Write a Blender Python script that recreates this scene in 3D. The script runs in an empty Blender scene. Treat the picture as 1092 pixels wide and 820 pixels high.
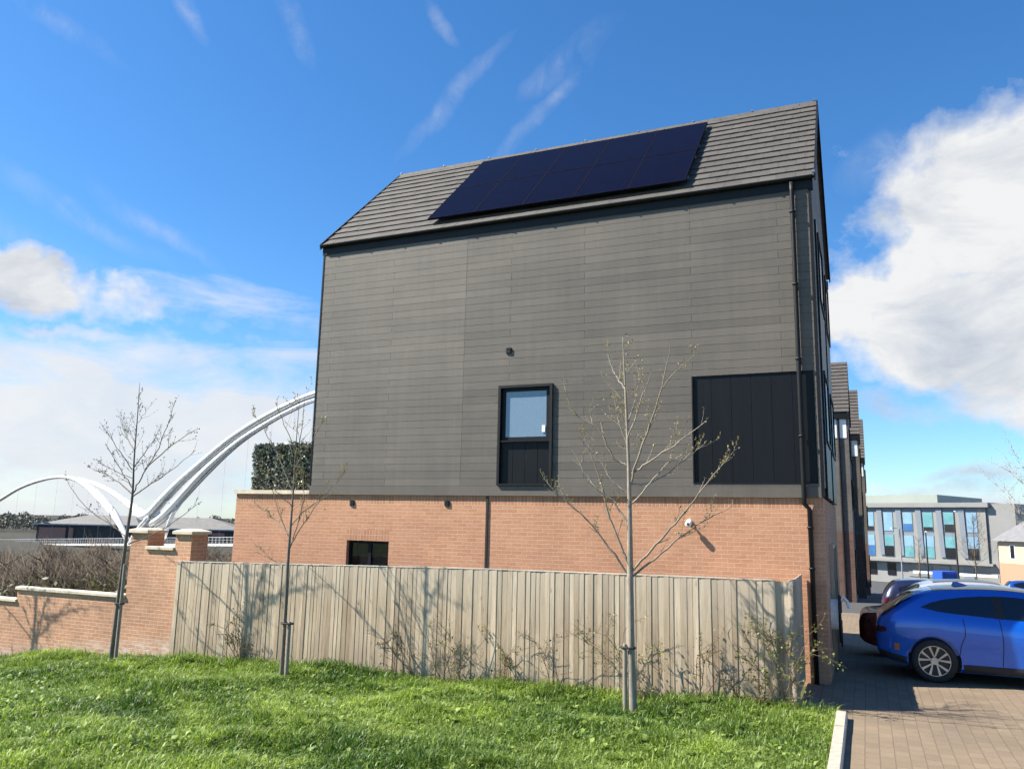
import bpy, bmesh, math, random
import numpy as np
from mathutils import Vector, Matrix

random.seed(7)
rng = np.random.default_rng(7)
C = bpy.context.scene.collection
R_ = math.radians

# ------------------------------------------------------------------ camera
CAM = np.array([11.6607, -15.084, 2.5754]); YAW, PITCH, ROLL, FPX = -0.4151, 0.1712, 0.0213, 851.9
PW, PH = 1092.0, 820.0
_f0 = np.array([math.sin(YAW), math.cos(YAW), 0]); _r0 = np.array([math.cos(YAW), -math.sin(YAW), 0]); _u0 = np.array([0, 0, 1.0])
CF = _f0 * math.cos(PITCH) + _u0 * math.sin(PITCH); _u1 = _u0 * math.cos(PITCH) - _f0 * math.sin(PITCH)
CR = _r0 * math.cos(ROLL) + _u1 * math.sin(ROLL); CU = _u1 * math.cos(ROLL) - _r0 * math.sin(ROLL)

def ray(px, py):
    d = CF + CR * (px - PW / 2) / FPX + CU * (PH / 2 - py) / FPX
    return d / np.linalg.norm(d)

def at(px, py, y=None, x=None, z=None, d=None):
    """world point seen in direction (px, py), on a plane y=, x=, z= or at distance d"""
    r = ray(px, py)
    if y is not None: t = (y - CAM[1]) / r[1]
    elif x is not None: t = (x - CAM[0]) / r[0]
    elif z is not None: t = (z - CAM[2]) / r[2]
    else: t = d / (r @ CF)
    return Vector(CAM + t * r)

def proj_np(P):
    D = P - CAM; zc = D @ CF
    return PW / 2 + FPX * (D @ CR) / zc, PH / 2 - FPX * (D @ CU) / zc, zc

cam_data = bpy.data.cameras.new('camera'); cam = bpy.data.objects.new('camera', cam_data); C.objects.link(cam)
cam_data.sensor_width = 36; cam_data.lens = FPX / PW * 36; cam_data.clip_end = 6000; cam_data.clip_start = 0.05
M = Matrix.Identity(4)
for i in range(3):
    M[i][0] = CR[i]; M[i][1] = CU[i]; M[i][2] = -CF[i]; M[i][3] = CAM[i]
cam.matrix_world = M
bpy.context.scene.camera = cam

# ------------------------------------------------------------------ materials
class NT:
    def __init__(s, tree): s.t = tree
    def n(s, typ, props=None, **ins):
        nd = s.t.nodes.new('ShaderNode' + typ)
        for k, v in (props or {}).items(): setattr(nd, k, v)
        for k, v in ins.items():
            key = int(k[1:]) if k[0] == '_' and k[1:].isdigit() else k.replace('_', ' ')
            s.set(nd.inputs[key], v)
        return nd
    def set(s, sock, v):
        if hasattr(v, 'is_output') or isinstance(v, bpy.types.NodeSocket): s.t.links.new(v, sock)
        elif isinstance(v, bpy.types.Node): s.t.links.new(v.outputs[0], sock)
        else:
            if sock.type == 'RGBA' and not isinstance(v, (int, float)) and len(v) == 3: v = (*v, 1)
            sock.default_value = v
    def math(s, op, a, b=None, c=None, clamp=False):
        nd = s.t.nodes.new('ShaderNodeMath'); nd.operation = op; nd.use_clamp = clamp
        for i, v in enumerate((a, b, c)):
            if v is not None: s.set(nd.inputs[i], v)
        return nd.outputs[0]
    def mix(s, f, a, b, blend='MIX'):
        nd = s.t.nodes.new('ShaderNodeMix'); nd.data_type = 'RGBA'; nd.blend_type = blend
        s.set(nd.inputs[0], f); s.set(nd.inputs[6], a); s.set(nd.inputs[7], b)
        return nd.outputs[2]
    def ramp(s, f, lo, hi, a=0.0, b=1.0):
        nd = s.n('MapRange', None); s.set(nd.inputs[0], f)
        for i, v in zip((1, 2, 3, 4), (lo, hi, a, b)): s.set(nd.inputs[i], v)
        return nd.outputs[0]
    def vmap(s, v, scale=(1, 1, 1), loc=(0, 0, 0), rot=(0, 0, 0)):
        nd = s.n('Mapping'); s.set(nd.inputs[0], v)
        nd.inputs['Location'].default_value = loc; nd.inputs['Rotation'].default_value = rot; nd.inputs['Scale'].default_value = scale
        return nd.outputs[0]
    def noise(s, v, scale, detail=4, rough=.55, dist=0):
        nd = s.n('TexNoise'); s.set(nd.inputs['Vector'], v)
        nd.inputs['Scale'].default_value = scale; nd.inputs['Detail'].default_value = detail
        nd.inputs['Roughness'].default_value = rough; nd.inputs['Distortion'].default_value = dist
        return nd.outputs[0]

def newmat(name):
    m = bpy.data.materials.new(name); m.use_nodes = True
    t = NT(m.node_tree); b = m.node_tree.nodes['Principled BSDF']
    return m, t, b

def obj_co(t): return t.n('TexCoord').outputs['Object']
def geo_co(t): return t.n('NewGeometry').outputs['Position']
def uv_co(t): return t.n('TexCoord').outputs['UV']
def tint(t):
    nd = t.n('Attribute'); nd.attribute_name = 'tint'; return nd.outputs['Color']
def bump(t, b, h, strength=.4, dist=.01):
    nd = t.n('Bump'); t.set(nd.inputs['Height'], h); nd.inputs['Strength'].default_value = strength
    nd.inputs['Distance'].default_value = dist; t.t.links.new(nd.outputs[0], b.inputs['Normal'])

def simple(name, col, rough=.6, metal=0.0, var=.12, scale=9.0, coat=0.0, bumpy=0.0, spec=.5):
    m, t, b = newmat(name)
    co = geo_co(t); n = t.noise(co, scale, 5)
    dark = tuple(c * (1 - var) for c in col); lite = tuple(min(1, c * (1 + var)) for c in col)
    t.set(b.inputs['Base Color'], t.mix(t.ramp(n, .3, .7), dark, lite))
    b.inputs['Roughness'].default_value = rough; b.inputs['Metallic'].default_value = metal
    b.inputs['Coat Weight'].default_value = coat; b.inputs['Specular IOR Level'].default_value = spec; b.inputs['Coat Roughness'].default_value = .03
    if bumpy: bump(t, b, t.noise(co, scale * 8, 4), bumpy, .01)
    return m

def brick_mat(name, c1, c2, mortar, w=.225, h=.075, white_base=None, offset=.5, var=.25):
    m, t, b = newmat(name)
    uv = uv_co(t); co = geo_co(t)
    nd = t.n('TexBrick'); t.set(nd.inputs['Vector'], uv)
    nd.offset = offset
    nd.inputs['Scale'].default_value = 1; nd.inputs['Brick Width'].default_value = w; nd.inputs['Row Height'].default_value = h
    nd.inputs['Mortar Size'].default_value = .006; nd.inputs['Mortar Smooth'].default_value = .3; nd.inputs['Bias'].default_value = 0.0
    nd.inputs['Color1'].default_value = (*c1, 1); nd.inputs['Color2'].default_value = (*c2, 1); nd.inputs['Mortar'].default_value = (*mortar, 1)
    big = t.noise(co, .9, 5, .6); fine = t.noise(co, 28, 5, .65)
    col = t.mix(1.0, nd.outputs['Color'], t.mix(t.ramp(big, .3, .7), (1 - var, 1 - var, 1 - var), (1 + var * .5,) * 3), 'MULTIPLY')
    col = t.mix(1.0, col, t.mix(t.ramp(fine, .3, .75), (.86, .84, .82), (1.08, 1.08, 1.08)), 'MULTIPLY')
    # odd pale smears of mortar/salt on the faces
    salt = t.ramp(t.noise(t.vmap(co, (1.6, 1.6, 5)), 2.2, 8, .7), .6, .8)
    col = t.mix(t.math('MULTIPLY', salt, .35), col, mortar)
    if white_base:
        z = t.n('SeparateXYZ', _0=co).outputs[2]; x = t.n('SeparateXYZ', _0=co).outputs[0]
        f = t.math('ADD', z, t.math('MULTIPLY', x, white_base[2]))
        f = t.ramp(f, white_base[0], white_base[1], 1, 0)
        f = t.math('MULTIPLY', f, t.ramp(t.noise(t.vmap(co, (1, 1, 3)), 3.5, 6, .7), .4, .62))
        col = t.mix(t.math('MULTIPLY', f, .8), col, (.62, .57, .52))
    t.set(b.inputs['Base Color'], col); b.inputs['Roughness'].default_value = .9
    hgt = t.math('ADD', t.math('MULTIPLY', nd.outputs['Fac'], -1.0), t.math('MULTIPLY', fine, .5))
    bump(t, b, hgt, .55, .008)
    return m

MT = {}
MT['brick'] = brick_mat('orange_brick', (.55, .285, .168), (.485, .238, .136), (.56, .375, .26), var=.14)
MT['soldier'] = brick_mat('orange_brick_soldier', (.52, .26, .148), (.44, .205, .115), (.56, .39, .275), w=.075, h=.225, offset=0)
MT['wallbrick'] = brick_mat('garden_wall_brick', (.56, .30, .18), (.48, .235, .138), (.62, .46, .34), white_base=(.02, .36, .115 * -1))
MT['farbrick'] = brick_mat('grey_brick', (.145, .125, .112), (.115, .098, .088), (.165, .155, .14))
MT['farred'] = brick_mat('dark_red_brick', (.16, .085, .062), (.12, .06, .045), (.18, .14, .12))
MT['stone'] = simple('pale_coping_stone', (.62, .53, .41), .85, var=.18, scale=5, bumpy=.25)
MT['black'] = simple('black_painted_metal', (.008, .009, .011), .55, var=.2, scale=4, spec=.3)
MT['blackmatt'] = simple('black_matt', (.012, .012, .014), .7, var=.2)
MT['gutter'] = simple('dark_blue_grey_plastic', (.007, .008, .012), .55, var=.15, scale=3, spec=.22)
MT['white'] = simple('white_plastic', (.80, .80, .78), .45, var=.04)
MT['rubber'] = simple('tyre_rubber', (.018, .018, .019), .8, var=.2, scale=20)
MT['alloy'] = simple('machined_alloy', (.45, .45, .46), .3, metal=.85, var=.06)
MT['darkrim'] = simple('dark_rim', (.03, .03, .032), .4, metal=.3)
MT['lampred'] = simple('red_tail_lamp', (.05, .004, .006), .15, coat=.6, var=.2)
MT['amber'] = simple('amber_marker', (.45, .14, .05), .3)
MT['steel'] = simple('galvanised_steel', (.33, .34, .35), .5, metal=.4, var=.15, scale=3)
MT['bridge'] = simple('white_bridge_paint', (.74, .73, .71), .45, var=.04, scale=.6)
MT['bridgedark'] = simple('bridge_dark_grey', (.20, .21, .235), .5, var=.1, scale=1)  # dark grey of the bridge's edge lines and cross braces
MT['cable'] = simple('bridge_cable', (.42, .43, .44), .5)
MT['pavement_kerb'] = simple('concrete_kerb', (.40, .35, .29), .9, var=.2, scale=14, bumpy=.4)
MT['wire'] = simple('black_cable', (.012, .012, .013), .5)

def tinted(name, dark, lite, rough=.8, grain=None, amount=.35, top=None, extra=None):
    """colour picked per face from the tint attribute between dark and lite, with a stretched grain"""
    m, t, b = newmat(name)
    co = geo_co(t); tv = tint(t)
    sep = t.n('SeparateColor', _0=tv)
    col = t.mix(sep.outputs[0], dark, lite)
    if grain:
        off = t.n('CombineXYZ', _0=t.math('MULTIPLY', sep.outputs[1], 37.0), _2=t.math('MULTIPLY', sep.outputs[1], 91.0))
        v = t.n('VectorMath', {'operation': 'ADD'}, _0=t.vmap(co, grain), _1=off)
        g = t.noise(v.outputs[0], 1.0, 7, .68, .6)
        col = t.mix(1.0, col, t.mix(t.ramp(g, .28, .75), (1 - amount,) * 3, (1 + amount * .6,) * 3), 'MULTIPLY')
        bump(t, b, g, .35, .006)
    if extra: col = extra(t, col, co, sep)
    t.set(b.inputs['Base Color'], col); b.inputs['Roughness'].default_value = rough
    return m

def clad_extra(t, col, co, sep):
    big = t.noise(t.vmap(co, (1, 1, 1.6)), .55, 5, .6)
    col = t.mix(1.0, col, t.mix(t.ramp(big, .3, .7), (.82, .82, .82), (1.14, 1.13, 1.12)), 'MULTIPLY')
    streak = t.noise(t.vmap(co, (7, 7, .45)), 1, 6, .7)
    col = t.mix(1.0, col, t.mix(t.ramp(streak, .3, .75), (.89, .89, .89), (1.09, 1.09, 1.085)), 'MULTIPLY')
    smear = t.ramp(t.noise(t.vmap(co, (1.3, 1.3, 2.2)), 1.7, 8, .72), .66, .80)
    return t.mix(t.math('MULTIPLY', smear, .30), col, (.40, .385, .36))
MT['clad'] = tinted('grey_fibre_cement', (.095, .083, .071), (.158, .139, .119), .62, (2.2, 2.2, 60), .10, extra=clad_extra)

def fence_extra(t, col, co, sep):
    z = t.n('SeparateXYZ', _0=co).outputs[2]
    n = t.noise(t.vmap(co, (9, 9, .8)), 1, 6, .7)
    f = t.ramp(t.math('ADD', z, t.math('MULTIPLY', n, .9)), 1.35, 2.25)
    col = t.mix(t.math('MULTIPLY', f, .5), col, (.50, .435, .355))
    blot = t.ramp(t.noise(t.vmap(co, (5, 5, 1.3)), 1.2, 7, .7), .58, .78)
    col = t.mix(t.math('MULTIPLY', blot, .45), col, (.20, .125, .065))
    low = t.ramp(t.math('ADD', z, t.math('MULTIPLY', n, .5)), .15, .6, 1, 0)
    col = t.mix(t.math('MULTIPLY', low, .35), col, (.17, .13, .08))
    kn = t.n('TexVoronoi', None); t.set(kn.inputs['Vector'], t.vmap(co, (6, 6, 1.6))); kn.inputs['Scale'].default_value = 1.0
    k = t.ramp(kn.outputs['Distance'], .03, .10, 1, 0)
    return t.mix(t.math('MULTIPLY', k, .6), col, (.13, .08, .05))
MT['fence'] = tinted('weathered_fence_wood', (.30, .222, .148), (.56, .45, .325), .88, (26, 26, 1.5), .42, extra=fence_extra)
MT['post'] = tinted('weathered_post_wood', (.26, .215, .17), (.36, .31, .26), .9, (30, 30, 1.5), .35)
MT['stake'] = tinted('round_stake_wood', (.24, .20, .16), (.34, .30, .25), .9, (30, 30, 1.5), .4)
MT['bark'] = tinted('young_tree_bark', (.20, .165, .13), (.36, .31, .25), .85, (12, 12, 5), .4)
MT['barkdark'] = tinted('dark_young_bark', (.10, .085, .07), (.20, .17, .14), .85, (12, 12, 5), .4)
MT['cane'] = tinted('brown_cane', (.10, .062, .035), (.20, .13, .07), .8)
MT['scrubtwig'] = tinted('bare_scrub_twigs', (.035, .026, .019), (.15, .115, .08), .9)

def leaf_mat(name, dark, lite, trans=.35, rough=.55):
    m, t, b = newmat(name)
    sep = t.n('SeparateColor', _0=tint(t))
    col = t.mix(sep.outputs[0], dark, lite)
    t.set(b.inputs['Base Color'], col); b.inputs['Roughness'].default_value = rough
    tr = t.n('BsdfTranslucent', Color=t.mix(1.0, col, (1.0, 1.15, .5), 'MULTIPLY'))
    mx = t.n('MixShader', _0=trans, _1=b.outputs[0], _2=tr.outputs[0])
    t.t.links.new(mx.outputs[0], t.t.nodes['Material Output'].inputs[0])
    return m
MT['grass'] = leaf_mat('grass_blades', (.045, .112, .014), (.38, .475, .11), .42, .5)
MT['weed'] = leaf_mat('broad_weed_leaves', (.07, .14, .025), (.30, .39, .09), .3, .5)
MT['bud'] = leaf_mat('tan_buds', (.16, .12, .05), (.36, .30, .14), .3)
MT['buddark'] = leaf_mat('dark_buds', (.06, .045, .03), (.16, .13, .07), .2)
MT['shrubleaf'] = leaf_mat('yellow_green_leaves', (.09, .13, .02), (.30, .33, .10), .35)
MT['hedge'] = leaf_mat('artificial_hedge_leaves', (.015, .020, .014), (.46, .48, .42), .1, .3)  # pale end of the range paints glints onto the dark leaves
MT['scrubleaf'] = leaf_mat('scrub_leaves', (.05, .062, .02), (.20, .20, .08), .2)
MT['fartree'] = leaf_mat('far_tree_leaves', (.05, .05, .042), (.11, .105, .085), .1)

def roof_mat():
    m, t, b = newmat('grey_concrete_tiles')
    uv = uv_co(t); co = geo_co(t)
    nd = t.n('TexBrick'); t.set(nd.inputs['Vector'], uv)
    nd.inputs['Scale'].default_value = 1; nd.inputs['Brick Width'].default_value = .33; nd.inputs['Row Height'].default_value = .335
    nd.inputs['Mortar Size'].default_value = .006; nd.inputs['Mortar Smooth'].default_value = .1
    nd.inputs['Color1'].default_value = (.064, .058, .054, 1); nd.inputs['Color2'].default_value = (.083, .076, .070, 1); nd.inputs['Mortar'].default_value = (.06, .055, .05, 1)
    n = t.noise(co, 1.6, 6, .65); f = t.noise(co, 40, 4)
    col = t.mix(1.0, nd.outputs[0], t.mix(t.ramp(n, .3, .7), (.85, .85, .85), (1.12, 1.1, 1.08)), 'MULTIPLY')
    col = t.mix(1.0, col, t.mix(t.ramp(f, .3, .7), (.88, .88, .88), (1.08, 1.08, 1.08)), 'MULTIPLY')
    t.set(b.inputs['Base Color'], col); b.inputs['Roughness'].default_value = .75
    bump(t, b, f, .2, .005)
    return m
MT['roof'] = roof_mat()

def solar_mat():
    m, t, b = newmat('solar_cells')
    uv = uv_co(t)
    nd = t.n('TexBrick'); t.set(nd.inputs['Vector'], uv); nd.offset = 0
    nd.inputs['Scale'].default_value = 1; nd.inputs['Brick Width'].default_value = .16; nd.inputs['Row Height'].default_value = .16
    nd.inputs['Mortar Size'].default_value = .003
    nd.inputs['Color1'].default_value = (.0035, .0032, .011, 1); nd.inputs['Color2'].default_value = (.004, .0037, .0125, 1); nd.inputs['Mortar'].default_value = (.006, .006, .016, 1)
    t.set(b.inputs['Base Color'], nd.outputs[0]); b.inputs['Roughness'].default_value = .22
    b.inputs['IOR'].default_value = 1.2; b.inputs['Specular IOR Level'].default_value = .10
    return m
MT['solar'] = solar_mat(); MT['solarframe'] = simple('black_anodised_frame', (.004, .004, .010), .75, spec=.05)

def panel_mat():
    m, t, b = newmat('black_facade_panel')
    co = geo_co(t)
    n = t.noise(t.vmap(co, (10, 10, .5)), 1, 6, .7)
    drip = t.ramp(t.noise(t.vmap(co, (16, 16, .55)), 1.0, 7, .75), .66, .74)
    col = t.mix(t.ramp(n, .3, .7), (.006, .007, .0095), (.0095, .0105, .0135))
    col = t.mix(t.math('MULTIPLY', drip, .3), col, (.17, .17, .18))
    t.set(b.inputs['Base Color'], col); b.inputs['Roughness'].default_value = .42; b.inputs['Specular IOR Level'].default_value = .2
    return m
MT['panel'] = panel_mat()

def glass_mat(name, col=(.012, .015, .018), mixv=.55, rough=.03):
    m, t, b = newmat(name)
    b.inputs['Base Color'].default_value = (*col, 1); b.inputs['Roughness'].default_value = rough
    b.inputs['Specular IOR Level'].default_value = .8
    tr = t.n('BsdfTransparent', Color=(.55, .6, .6))
    mx = t.n('MixShader', _0=mixv, _1=tr.outputs[0], _2=b.outputs[0])
    t.t.links.new(mx.outputs[0], t.t.nodes['Material Output'].inputs[0])
    co = geo_co(t); bump(t, b, t.noise(co, 1.2, 2), .03, .02)
    return m
MT['glass'] = glass_mat('window_glass')
MT['carglass'] = glass_mat('car_glass', (.008, .009, .011), .8)

def frosted():
    m, t, b = newmat('obscured_glass')
    co = geo_co(t)
    v = t.n('TexVoronoi'); t.set(v.inputs['Vector'], co); v.inputs['Scale'].default_value = 55
    n = t.noise(co, 26, 4)
    col = t.mix(t.ramp(n, .3, .7), (.145, .215, .30), (.165, .24, .33))  # light blue base colour stands in for sky reflected in the pane
    t.set(b.inputs['Base Color'], col); b.inputs['Roughness'].default_value = .22; b.inputs['Specular IOR Level'].default_value = .9
    bump(t, b, v.outputs['Distance'], .15, .004)
    return m
MT['frosted'] = frosted()

def paving_mat():
    m, t, b = newmat('tan_block_paving')
    co = geo_co(t)
    nd = t.n('TexBrick'); t.set(nd.inputs['Vector'], t.vmap(co, rot=(0, 0, R_(90))))
    nd.inputs['Scale'].default_value = 1; nd.inputs['Brick Width'].default_value = .24; nd.inputs['Row Height'].default_value = .16
    nd.inputs['Mortar Size'].default_value = .006; nd.inputs['Mortar Smooth'].default_value = .2
    nd.inputs['Color1'].default_value = (.215, .162, .110, 1); nd.inputs['Color2'].default_value = (.178, .134, .090, 1); nd.inputs['Mortar'].default_value = (.135, .102, .07, 1)
    big = t.noise(co, .6, 6, .65); fine = t.noise(co, 45, 4)
    col = t.mix(1.0, nd.outputs[0], t.mix(t.ramp(big, .3, .7), (.80, .80, .80), (1.15, 1.14, 1.12)), 'MULTIPLY')
    col = t.mix(1.0, col, t.mix(t.ramp(fine, .3, .7), (.85, .85, .85), (1.1, 1.1, 1.1)), 'MULTIPLY')
    stain = t.ramp(t.noise(co, .9, 8, .72), .52, .72); col = t.mix(t.math('MULTIPLY', stain, .35), col, (.11, .09, .07))
    t.set(b.inputs['Base Color'], col); b.inputs['Roughness'].default_value = .88
    bump(t, b, t.math('SUBTRACT', t.math('MULTIPLY', fine, .4), nd.outputs['Fac']), .5, .006)
    return m
MT['paving'] = paving_mat()
MT['asphalt'] = simple('asphalt', (.06, .06, .062), .9, var=.2, scale=30, bumpy=.3)

def ground_mat():
    m, t, b = newmat('earth_and_turf')
    co = geo_co(t)
    n = t.noise(co, 1.1, 7, .65); f = t.noise(co, 22, 5, .7)
    turf = t.mix(t.ramp(f, .3, .7), (.04, .06, .012), (.12, .15, .035))
    turf = t.mix(t.ramp(n, .62, .75), turf, (.12, .09, .05))
    far = t.mix(t.ramp(t.noise(co, .12, 6, .6), .35, .65), (.018, .015, .009), (.034, .031, .015))
    y = t.n('SeparateXYZ', _0=co).outputs[1]
    t.set(b.inputs['Base Color'], t.mix(t.ramp(y, -1.5, 2), turf, far)); b.inputs['Roughness'].default_value = .95
    bump(t, b, f, .6, .03)
    return m
MT['ground'] = ground_mat()

def paint(name, col, rough=.35, metal=.35):
    m, t, b = newmat(name)
    n = t.noise(geo_co(t), 320, 2)
    t.set(b.inputs['Base Color'], t.mix(t.ramp(n, .3, .7), tuple(c * .92 for c in col), tuple(c * 1.06 for c in col)))
    b.inputs['Roughness'].default_value = rough; b.inputs['Metallic'].default_value = metal
    b.inputs['Coat Weight'].default_value = 1.0; b.inputs['Coat Roughness'].default_value = .03
    return m

# ------------------------------------------------------------------ mesh helper
ORG = {}
def worg(o): return ORG.get(o.name, Vector((0, 0, 0))) if o is not None else Vector((0, 0, 0))

class MB:
    def __init__(s): s.v, s.f, s.c, s.uv, s.mi, s.g = [], [], [], [], [], []
    def face(s, pts, c=None, uv=None, mi=0):
        i = len(s.v); s.v += [tuple(p) for p in pts]; s.f.append(tuple(range(i, i + len(pts)))); s.c.append(c); s.uv.append(uv); s.mi.append(mi)
    def each(s, name, m, parent=None, smooth=False):
        """one object per primitive added"""
        out = []
        for (i0, i1) in s.g:
            q = MB(); q.mesh(s.v[i0:i1], [tuple(k - i0 for k in f) for f in s.f if i0 <= f[0] < i1], next(c for f, c in zip(s.f, s.c) if i0 <= f[0] < i1))
            out.append(q.build(name, m, parent, smooth))
        return out
    def mesh(s, verts, faces, c=None, mi=0):
        i = len(s.v); s.g.append((i, i + len(verts))); s.v += [tuple(p) for p in verts]
        for f in faces: s.f.append(tuple(k + i for k in f)); s.c.append(c); s.uv.append(None); s.mi.append(mi)
    def box(s, x0, x1, y0, y1, z0, z1, c=None, mi=0, skip=''):
        if x0 > x1: x0, x1 = x1, x0
        if y0 > y1: y0, y1 = y1, y0
        if z0 > z1: z0, z1 = z1, z0
        v = [(x0, y0, z0), (x1, y0, z0), (x1, y1, z0), (x0, y1, z0), (x0, y0, z1), (x1, y0, z1), (x1, y1, z1), (x0, y1, z1)]
        f = [(0, 3, 2, 1), (4, 5, 6, 7), (0, 1, 5, 4), (1, 2, 6, 5), (2, 3, 7, 6), (3, 0, 4, 7)]
        s.mesh(v, f, c, mi)
    def bar(s, a, b, w, h, c=None, up=(0, 0, 1)):
        a, b = Vector(a), Vector(b); d = (b - a).normalized(); u = Vector(up)
        r = d.cross(u); r = r.normalized() if r.length > 1e-6 else Vector((1, 0, 0)); u = r.cross(d).normalized()
        v = [p + r * sx * w / 2 + u * sy * h / 2 for p in (a, b) for sx, sy in ((-1, -1), (1, -1), (1, 1), (-1, 1))]
        s.mesh(v, [(0, 1, 2, 3), (7, 6, 5, 4), (0, 4, 5, 1), (1, 5, 6, 2), (2, 6, 7, 3), (3, 7, 4, 0)], c)
    def tube(s, pts, rad, n=6, c=None, cap=True):
        pts = [Vector(p) for p in pts]
        if not hasattr(rad, '__len__'): rad = [rad] * len(pts)
        vs = []; ref = None
        for i, p in enumerate(pts):
            d = (pts[min(i + 1, len(pts) - 1)] - pts[max(i - 1, 0)])
            d = d.normalized() if d.length > 1e-9 else Vector((0, 0, 1))
            if ref is None: ref = Vector((0, 0, 1)) if abs(d.z) < .9 else Vector((1, 0, 0))
            a = d.cross(ref); a = a.normalized() if a.length > 1e-6 else d.orthogonal().normalized()
            b = d.cross(a).normalized(); ref = b.cross(d) if False else ref
            for k in range(n):
                t = 2 * math.pi * k / n
                vs.append(p + a * math.cos(t) * rad[i] + b * math.sin(t) * rad[i])
        fs = [(i * n + k, i * n + (k + 1) % n, (i + 1) * n + (k + 1) % n, (i + 1) * n + k) for i in range(len(pts) - 1) for k in range(n)]
        if cap: fs += [tuple(range(n))[::-1], tuple(range((len(pts) - 1) * n, len(pts) * n))]
        s.mesh(vs, fs, c)
    def lathe(s, prof, center, axis='y', n=32, c=None):
        vs = []
        for (r, h) in prof:
            for k in range(n):
                t = 2 * math.pi * k / n; q = (r * math.cos(t), r * math.sin(t))
                p = {'y': (q[0], h, q[1]), 'z': (q[0], q[1], h), 'x': (h, q[0], q[1])}[axis]
                vs.append((p[0] + center[0], p[1] + center[1], p[2] + center[2]))
        m = len(prof)
        s.mesh(vs, [(i * n + k, i * n + (k + 1) % n, (i + 1) * n + (k + 1) % n, (i + 1) * n + k) for i in range(m - 1) for k in range(n)], c)
    def prism(s, poly, a, b, axis='y', c=None):
        """poly: 2D outline (x,z for axis y; y,z for axis x; x,y for z), extruded from a to b"""
        def P(q, h): return {'y': (q[0], h, q[1]), 'x': (h, q[0], q[1]), 'z': (q[0], q[1], h)}[axis]
        n = len(poly); vs = [P(q, a) for q in poly] + [P(q, b) for q in poly]
        s.mesh(vs, [tuple(range(n)), tuple(range(2 * n - 1, n - 1, -1))] + [(k, n + k, n + (k + 1) % n, (k + 1) % n) for k in range(n)], c)
    def build(s, name, m, parent=None, smooth=False, fix=True):
        me = bpy.data.meshes.new(name); o0 = worg(parent)
        V = np.array(s.v, np.float64).reshape(-1, 3) - np.array(o0)
        me.from_pydata([tuple(p) for p in V], [], s.f)
        for mm in (m if isinstance(m, (list, tuple)) else [m]): me.materials.append(mm)
        me.polygons.foreach_set('material_index', s.mi)
        if fix:
            bm = bmesh.new(); bm.from_mesh(me); bmesh.ops.recalc_face_normals(bm, faces=bm.faces); bm.to_mesh(me); bm.free()
        uvl = me.uv_layers.new(name='UVMap'); ca = me.color_attributes.new('tint', 'FLOAT_COLOR', 'CORNER')
        L = len(me.loops); uva = np.zeros((L, 2), np.float32); cola = np.zeros((L, 4), np.float32); cola[:, 3] = 1
        for p, c, uv in zip(me.polygons, s.c, s.uv):
            nx, ny, nz = (abs(q) for q in p.normal)
            r1 = random.random() if c is None else c; r2 = ((p.index * 7919 + 13) % 997) / 997 if c is None else (c * 613.7) % 1
            for j, li in enumerate(p.loop_indices):
                if uv is not None:
                    # loops may have been reversed by the normal fix: match by vertex order of the source face
                    k = me.loops[li].vertex_index - min(me.loops[q].vertex_index for q in p.loop_indices); uva[li] = uv[k]
                else:
                    co = s.v[me.loops[li].vertex_index]
                    uva[li] = (co[0], co[1]) if nz > max(nx, ny) else ((co[1], co[2]) if nx > ny else (co[0], co[2]))
                cola[li, :3] = (r1, r2, 0)
        me.uv_layers['UVMap'].data.foreach_set('uv', uva.ravel()); me.color_attributes['tint'].data.foreach_set('color', cola.ravel())
        if smooth: me.polygons.foreach_set('use_smooth', [True] * len(me.polygons))
        o = bpy.data.objects.new(name, me); C.objects.link(o)
        if parent is not None: o.parent = parent; ORG[o.name] = o0
        return o

def tag(o, label=None, cat=None, group=None, kind=None):
    if label: o['label'] = label
    if cat: o['category'] = cat
    if group: o['group'] = group
    if kind: o['kind'] = kind
    return o

def thing(name, label, cat, loc=(0, 0, 0), group=None):
    o = bpy.data.objects.new(name, None); C.objects.link(o); o.location = loc; o.empty_display_size = .2
    ORG[o.name] = Vector(loc); return tag(o, label, cat, group)

def dup(root, loc=None, rz=None, label=None):
    r = root.copy(); C.objects.link(r)
    if loc is not None: r.location = loc
    if rz is not None: r.rotation_euler.z = rz
    if label: r['label'] = label
    ORG[r.name] = Vector(loc) if loc is not None else worg(root)
    def rec(a, b):
        for ch in list(a.children):
            c = ch.copy(); C.objects.link(c); c.parent = b; c.matrix_parent_inverse = ch.matrix_parent_inverse; rec(ch, c)
    rec(root, r); return r

def np_mesh(name, V, loops, totals, m, col=None, parent=None, smooth=False):
    me = bpy.data.meshes.new(name)
    V = np.asarray(V, np.float32) - np.array(worg(parent), np.float32)
    me.vertices.add(len(V)); me.vertices.foreach_set('co', V.ravel())
    loops = np.asarray(loops, np.int32); totals = np.asarray(totals, np.int32)
    me.loops.add(len(loops)); me.loops.foreach_set('vertex_index', loops)
    me.polygons.add(len(totals)); st = np.concatenate([[0], np.cumsum(totals)[:-1]]).astype(np.int32)
    me.polygons.foreach_set('loop_start', st); me.polygons.foreach_set('loop_total', totals)
    me.update(calc_edges=True); me.materials.append(m)
    if col is not None:
        ca = me.color_attributes.new('tint', 'FLOAT_COLOR', 'POINT'); a = np.ones((len(V), 4), np.float32); a[:, :3] = col
        ca.data.foreach_set('color', a.ravel())
    if smooth: me.polygons.foreach_set('use_smooth', [True] * len(me.polygons))
    o = bpy.data.objects.new(name, me); C.objects.link(o)
    if parent is not None: o.parent = parent; ORG[o.name] = worg(parent)
    return o

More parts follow.
